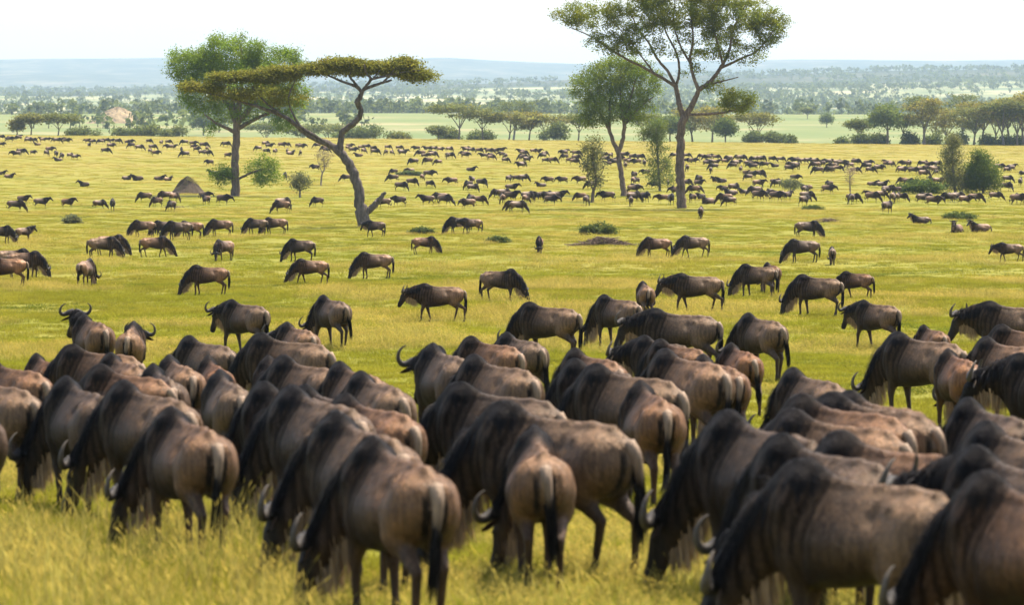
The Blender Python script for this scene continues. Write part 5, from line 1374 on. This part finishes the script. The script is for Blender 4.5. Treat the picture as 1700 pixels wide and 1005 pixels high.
TW, TY, TD = (1, 1, 1), (1.35, 1.15, 0.9), (0.86, 0.92, 0.88)
_U, _A, _Rn, _B = 'umbrella', 'airy', 'round', 'bush'
L_MID = 'flat-topped acacia in the hazy grove behind the far herd'
L_BUSH = 'low rounded bush at the rim of the plain'
L_GROVE = 'tall pale acacia in the crowded grove at the end of the rim'
RIM = [
 (52, 1075, 34, 40, _U, 'brownish flat-topped acacia on the rim next to its twin-stemmed neighbour', TY), (97, 1078, 36, 66, _U, 'wide flat-topped acacia with parted stems near the rocky outcrop', TW),
 (30, 1076, 24, 8, _A, 'thin snag-like tree on the rim beside the brownish acacia', TY), (140, 1085, 15, 60, _B, L_BUSH, TW), (205, 1085, 16, 56, _B, L_BUSH, TW), (250, 1082, 24, 80, _B, 'broad olive bush clump in front of the rocky outcrop', TW), (292, 1085, 17, 46, _B, L_BUSH, TW),
 (338, 1600, 38, 50, _Rn, 'greyish round tree on the meadow beyond the rim', TD), (440, 1300, 40, 70, _U, L_MID, TD), (500, 1200, 36, 60, _U, L_MID, TD), (545, 1180, 38, 100, _U, L_MID, TW), (620, 1088, 24, 84, _B, 'long dark bush seen past the umbrella acacia fork', TD), (585, 1120, 26, 70, _B, L_BUSH, TD), (665, 1085, 10, 26, _B, 'tiny pale bush on the rim past the umbrella acacia', TY),
 (728, 1060, 20, 22, _U, 'dwarf acacia standing in front of the hazy grove', TW), (762, 1083, 60, 112, _U, 'widest flat-topped acacia of the hazy grove with forked stem', TW), (802, 1090, 48, 78, _U, L_MID, TW), (845, 1088, 46, 84, _U, L_MID, TY), (852, 1500, 70, 80, _U, 'tall dark acacia top rising behind the hazy grove', TD), (878, 1095, 46, 70, _A, L_MID, TY), (905, 1095, 44, 90, _U, L_MID, TY), (926, 1082, 36, 56, _B, 'dark dome-shaped bush among the grove acacias', TD), (745, 1100, 22, 40, _B, L_BUSH, TD), (800, 1105, 20, 44, _B, L_BUSH, TD), (960, 1100, 44, 60, _U, L_MID, TW),
 (1068, 1090, 46, 70, _U, L_MID, TW), (1112, 1084, 42, 56, _Rn, 'round tree behind the tall trunk on the rim', TD), (1150, 1090, 56, 70, _A, 'airy pale tree behind the tall trunk', TY), (1182, 1095, 58, 76, _A, 'airy olive tree beside a dark upright one', TY), (1204, 1080, 38, 34, _Rn, 'dark upright tree standing out on the bright meadow', TD), (1256, 1085, 50, 84, _U, 'brownish spreading acacia above dark bushes', TY), (1252, 1079, 20, 28, _B, 'dark bush under the brownish spreading acacia', TD), (1286, 1078, 20, 36, _B, 'dark bush ending the row on the bright meadow', TD), (1310, 1080, 12, 18, _B, 'small dark bush next to the meadow edge', TD), (1398, 1078, 6, 12, _B, 'tiny dark bush alone on the rim', TD),
 (1340, 2050, 18, 22, _U, 'lone small acacia on the bright meadow', TD), (1372, 1850, 22, 20, _Rn, 'lone scraggy tree on the bright meadow', TW), (1425, 1090, 40, 46, _U, 'dark flat tree over a round bush on the rim', TD), (1426, 1078, 20, 32, _B, 'round bush below the dark flat tree', TD), (1456, 1080, 20, 26, _B, 'round bush next to the leafy green rim tree', TD),
 (1473, 1076, 70, 62, _Rn, 'leafy green tree, fullest crown on the rim', TW), (1498, 1082, 50, 56, _U, 'dark low-branched tree beside the leafy green one', TD), (1512, 1080, 20, 22, _B, 'small bush between two rim trees', TD), (1534, 1078, 76, 76, _A, 'airy fever tree with pale stem beside the dark low tree', TY), (1552, 1081, 20, 28, _B, 'bush just past the airy fever tree', TD),
 (1570, 1110, 60, 80, _A, L_GROVE, TY), (1616, 1076, 64, 84, _A, L_GROVE, TW), (1629, 1082, 72, 90, _A, L_GROVE, TY), (1652, 1088, 56, 60, _U, L_GROVE, TW), (1666, 1076, 76, 76, _U, L_GROVE, TW), (1676, 1090, 80, 80, _A, L_GROVE, TY), (1688, 1077, 70, 70, _U, L_GROVE, TD), (1699, 1079, 84, 90, _A, L_GROVE, TY), (1716, 1085, 90, 110, _A, L_GROVE, TY), (1590, 1079, 22, 40, _B, 'low bush among the bare stems of the crowded grove', TW), (1640, 1079, 18, 36, _B, 'low bush among the bare stems of the crowded grove', TW), (1680, 1081, 24, 44, _B, 'low bush among the bare stems of the crowded grove', TD), (1600, 1400, 95, 70, _U, 'tall dark acacia top rising behind the crowded grove', TD), (1530, 1350, 92, 60, _U, 'dark acacia top showing above the airy fever tree', TD),
]
for i, (px, D, h, w, st, lab, tn) in enumerate(RIM):
    nm = {_U: 'acacia_tree', _A: 'fever_tree', _Rn: 'round_crowned_tree', _B: 'rim_bush'}[st]
    rim_tree(px, D, h, w, st, 100 + i, lab, nm, tn)

# low shrubs and brush on the plain itself
def low_shrub(px, py, wpx, hpx, seed, label, col=(0.062, 0.085, 0.028), leaf=0.14):
    px_tree('low_shrub', (px, py), [[(px, py + 1, 0.8), (px, py - hpx*0.3, 0.6), (px, py - hpx*0.6, 0.3)], [(px, py, 0.6), (px - wpx*0.25, py - hpx*0.4, 0.3)], [(px, py, 0.6), (px + wpx*0.25, py - hpx*0.4, 0.3)]],
      [(px, py - hpx*0.5, wpx*0.30, hpx*0.42, 1.4), (px - wpx*0.3, py - hpx*0.35, wpx*0.2, hpx*0.3, 0.7), (px + wpx*0.3, py - hpx*0.35, wpx*0.2, hpx*0.3, 0.7)], seed, label, cat='shrub', group='low shrubs in the grass',
      n_att=60, leaf_n=2200, leaf_size=leaf, leaf_col=col, flat=0.1, bark_col=BK_GREY, spread=(0.16, 0.16, 0.1), twig_r=0.012)
low_shrub(995, 390, 62, 22, 31, 'leafy low shrub just behind the brush heap')
low_shrub(1595, 364, 60, 12, 32, 'flat green shrub behind the two resting animals', (0.07, 0.1, 0.03))
low_shrub(1350, 349, 36, 8, 33, 'flat dark shrub in the bright grass past the fallen branch')
low_shrub(700, 390, 40, 12, 34, 'ragged low shrub between the acacia trunk and a flicking tail')
low_shrub(826, 404, 34, 10, 35, 'small dark shrub in short grass')
low_shrub(680, 292, 46, 9, 36, 'flat pale shrub beyond the umbrella acacia', (0.08, 0.105, 0.04), 0.22)
low_shrub(120, 371, 26, 14, 37, 'grey wispy shrub in yellow grass', (0.13, 0.13, 0.07))

def stick_heap(name, px, py, wpx, hpx, n, seed, label, cat):
    rng = np.random.default_rng(seed); p = px_hit(px, py); s = p.y / F_PX
    g = Geo(); W, H = wpx*s, hpx*s
    for i in range(n):
        cx = rng.normal(0, 0.26) * W; top = H * math.exp(-(cx/(0.33*W))**2)
        a = rng.uniform(0, PI); L = rng.uniform(0.25, 0.7)
        d = np.array([math.cos(a), math.sin(a)*0.6, rng.uniform(-0.25, 0.45)]) * L
        c = np.array([cx, rng.normal(0, 0.3), rng.uniform(0.0, 1.0) * top])
        P = resample(np.array([c - d, c + rng.normal(0, 0.05, 3), c + d]), 5)
        tube(g, P, np.linspace(0.022, 0.008, 5), 4, np.array([0.13, 0.085, 0.06]) * rng.uniform(0.6, 1.4))
    g.add([(-W*0.45, 0, -0.1), (0, -0.5, -0.1), (W*0.45, 0, -0.1), (0, 0.5, -0.1), (0, 0, H*0.6)], None, [(0, 1, 4), (1, 2, 4), (2, 3, 4), (3, 0, 4)], (0.05, 0.04, 0.03))
    o = link(name, g.mesh(name), BARK, None, p); tag(o, label, cat)
    return o
stick_heap('brush_heap', 1003, 407, 92, 13, 260, 41, 'heap of dead brown brushwood lying in the grass', 'brushwood')
stick_heap('fallen_branch', 1372, 369, 36, 7, 60, 42, 'thin dead branch fallen beside a grazing dark wildebeest', 'branch')
stick_heap('dead_twigs', 290, 345, 44, 3, 50, 43, 'flat scatter of dead twigs in front of the termite mound', 'twigs')

# termite mound and rocky outcrop
def mound(name, p, rx, H, seed, mat, label, cat, sharp=1.0, rough=0.14, nr=26, na=56, face=False):
    rng = np.random.default_rng(seed)
    g = Geo(); V = []
    ph = rng.uniform(0, 2*PI, 12); am = rng.uniform(0.3, 1, 12)
    for i in range(nr + 1):
        t = i / nr
        for a in range(na):
            an = 2*PI*a/na
            wob = sum(am[k] * math.sin((k+1)*an + ph[k] + 3*t*(k % 3)) / (k+1.5) for k in range(8)) * rough
            r = rx * t * (1 + wob)
            h = H * ((1 - t) ** sharp * 0.7 + 0.3 * (1 - t*t)) * (1 + rough * 1.2 * math.sin(5*an + ph[9] + 7*t) * t * (1 - t) * 2) + rng.normal(0, 0.02) * H * (1 - t)
            V.append((r*math.cos(an), r*math.sin(an), h - 0.25 * t))
    q = [(i*na + a, i*na + (a+1) % na, (i+1)*na + (a+1) % na, (i+1)*na + a) for i in range(nr) for a in range(na)]
    g.add(V, [w[::-1] for w in q], None, (1, 1, 1))
    o = link(name, g.mesh(name, not face), mat, None, p); tag(o, label, cat)
    return o

def earth_material(name, stops, sc, bump):
    m, nt, nd, ln = mat_new(name)
    tc = N(nd, 'ShaderNodeTexCoord')
    f = noise(nd, ln, tc.outputs['Object'], sc, 7, 0.7)
    c = ramp(nd, ln, f, stops)
    p = N(nd, 'ShaderNodeBsdfPrincipled'); ln.new(c, p.inputs['Base Color']); p.inputs['Roughness'].default_value = 0.95; p.inputs['Specular IOR Level'].default_value = 0.1
    b = N(nd, 'ShaderNodeBump'); b.inputs['Strength'].default_value = 1.0; b.inputs['Distance'].default_value = bump
    ln.new(f, b.inputs['Height']); ln.new(b.outputs[0], p.inputs['Normal'])
    o = N(nd, 'ShaderNodeOutputMaterial'); ln.new(p.outputs[0], o.inputs[0])
    return m
EARTH = earth_material('termite_earth', [(0.35, (0.032, 0.024, 0.018)), (0.55, (0.068, 0.048, 0.034)), (0.7, (0.06, 0.06, 0.022))], 1.6, 0.25)
ROCK = earth_material('outcrop_rock', [(0.35, (0.10, 0.085, 0.066)), (0.5, (0.25, 0.185, 0.105)), (0.65, (0.34, 0.255, 0.14))], 0.35, 0.8)
tp_ = px_hit(312, 322)
tm = mound('termite_mound', tp_, 34 * tp_.y / F_PX, 29 * tp_.y / F_PX, 51, EARTH, 'conical dark earth termite mound with a grassy top', 'termite mound', 1.25, 0.26)
g = Geo(); rr = np.random.default_rng(6)
n = 500
u_ = rr.normal(0, 1, (n, 2)) * np.array([0.32, 0.32]) + np.array([0.45, -0.1])
strands(g, np.column_stack([u_, 29 * tp_.y / F_PX * 0.80 - 0.55 * np.abs(u_[:, 0] - 0.1)]), np.tile([0.0, 0, 1.0], (n, 1)), np.full(n, 0.45), 0.03, (0.19, 0.16, 0.06), rr, sag=0.5, spread=0.3)
link('grass_tuft', g.mesh('mound_grass'), LEAF, tm)
Dk = 1900.0; xk = (196 - CX) / F_PX * Dk; zk = float(ground_z(xk, Dk)) - 1.0
kop = link('rocky_outcrop', None, loc=(xk, Dk, zk)); tag(kop, 'pale tan boulder outcrop rising beyond the rim bushes', 'rocks')
mo = mound('rock_core', (0, 0, 0), 15.5, 8.2, 52, ROCK, 'x', 'x', 1.0, 0.20, 20, 40, True)
del mo['label'], mo['category']
mo.parent = kop; mo.location = (0, 0, 0)
rb = np.random.default_rng(9)
for i in range(34):
    g = Geo(); a = rb.uniform(0, 2*PI); t = rb.uniform(0.05, 0.95); R0 = rb.uniform(0.5, 1.15)
    th = np.linspace(0, PI, 6); V = []
    for b1 in th:
        for k in range(8):
            c1 = k*PI/4
            V.append(np.array([math.sin(b1)*math.cos(c1), math.sin(b1)*math.sin(c1), 0.8*math.cos(b1)]) * R0 * rb.uniform(0.75, 1.2))
    q = [(i_*8 + k, (i_+1)*8 + k, (i_+1)*8 + (k+1) % 8, i_*8 + (k+1) % 8) for i_ in range(5) for k in range(8)]
    g.add(V, q)
    bo = link('boulder', g.mesh('boulder', False), ROCK, kop, (13.5*t*math.cos(a), 13.5*t*math.sin(a), 8.0*(0.7*(1-t) + 0.3*(1-t*t)) - 0.3))

# ---------------------------------------------------------------- far woodland: one mass nobody could count
def far_woodland():
    rng = np.random.default_rng(61)
    n = 15000
    D = np.exp(rng.uniform(math.log(2330), math.log(9800), n)); X = rng.uniform(-0.165, 0.165, n) * D
    pat = vnoise(X, D * 0.45, 0.0042, 21) + 0.6 * vnoise(X, D * 0.4, 0.012, 22)
    left = (X / D < -0.02)
    keep = (pat > 0.0) | (rng.uniform(0, 1, n) < 0.24)
    keep &= ~((D < 2450) & ~left & (rng.uniform(0, 1, n) < 0.5))
    D, X = D[keep], X[keep]
    # woods reach nearer on one side
    m = 420; D2 = rng.uniform(1500, 2350, m); X2 = rng.uniform(-0.165, -0.03, m) * D2
    k2 = vnoise(X2, D2*0.5, 0.012, 23) > 0.35
    D = np.concatenate([D, D2[k2]]); X = np.concatenate([X, X2[k2]])
    n = len(D); Z = ground_z(X, D)
    H = rng.uniform(4.5, 9.5, n) * (1 + 0.35 * sstep(4000, 9000, D)); W = H * rng.uniform(0.35, 0.75, n)
    g = Geo(); k = 20
    d = rng.normal(0, 1, (n, k, 3)); d /= np.linalg.norm(d, axis=2)[..., None]
    C = np.stack([X, D, Z + H*0.62], 1)[:, None] + d * np.stack([W, W, H*0.36], 1)[:, None] * rng.uniform(0.45, 1.0, (n, k, 1))
    col = np.repeat(np.array([0.060, 0.078, 0.034]) * rng.uniform(0.65, 1.5, (n, 1)), k, 0) * rng.uniform(0.75, 1.3, (n*k, 1))
    sz = np.repeat(H * 0.36, k)
    leaf_faces(g, C.reshape(-1, 3), sz, col, rng, 0.2)
    # stems
    V = np.stack([np.stack([X-0.25, D, Z-0.5], 1), np.stack([X+0.25, D+0.1, Z-0.5], 1), np.stack([X, D-0.3, Z-0.5], 1), np.stack([X, D, Z+H*0.7], 1)], 1).reshape(-1, 3)
    b = np.arange(n)[:, None] * 4
    g.add(V, None, np.concatenate([b + np.array([[0, 1, 3]]), b + np.array([[1, 2, 3]]), b + np.array([[2, 0, 3]])]), (0.07, 0.055, 0.045))
    o = link('distant_woodland', g.mesh('distant_woodland', False), LEAF)
    tag(o, 'blue-hazed bushland scattered over the slopes beyond the meadow', 'woodland', None, 'stuff')
    return n
print('WOODLAND', far_woodland())

# ---------------------------------------------------------------- haze
def build_haze():
    x, y0, y1, z0, z1 = 9200.0, -450.0, 17700.0, -14.0, 330.0
    V = [(-x, y0, z0), (x, y0, z0), (x, y1, z0), (-x, y1, z0), (-x, y0, z1), (x, y0, z1), (x, y1, z1), (-x, y1, z1)]
    q = [(0, 3, 2, 1), (4, 5, 6, 7), (0, 1, 5, 4), (1, 2, 6, 5), (2, 3, 7, 6), (3, 0, 4, 7)]
    m, nt, nd, ln = mat_new('haze')
    v = N(nd, 'ShaderNodeVolumePrincipled')
    v.inputs['Color'].default_value = (0.62, 0.81, 1.0, 1); v.inputs['Density'].default_value = 5.0e-5; v.inputs['Anisotropy'].default_value = 0.0
    o = N(nd, 'ShaderNodeOutputMaterial'); ln.new(v.outputs[0], o.inputs['Volume'])
    h = link('haze', new_mesh('haze', V, q, None, None, False), m)
    tag(h, 'thin pale blue haze in the air over the whole plain', 'haze', None, 'stuff')
build_haze()
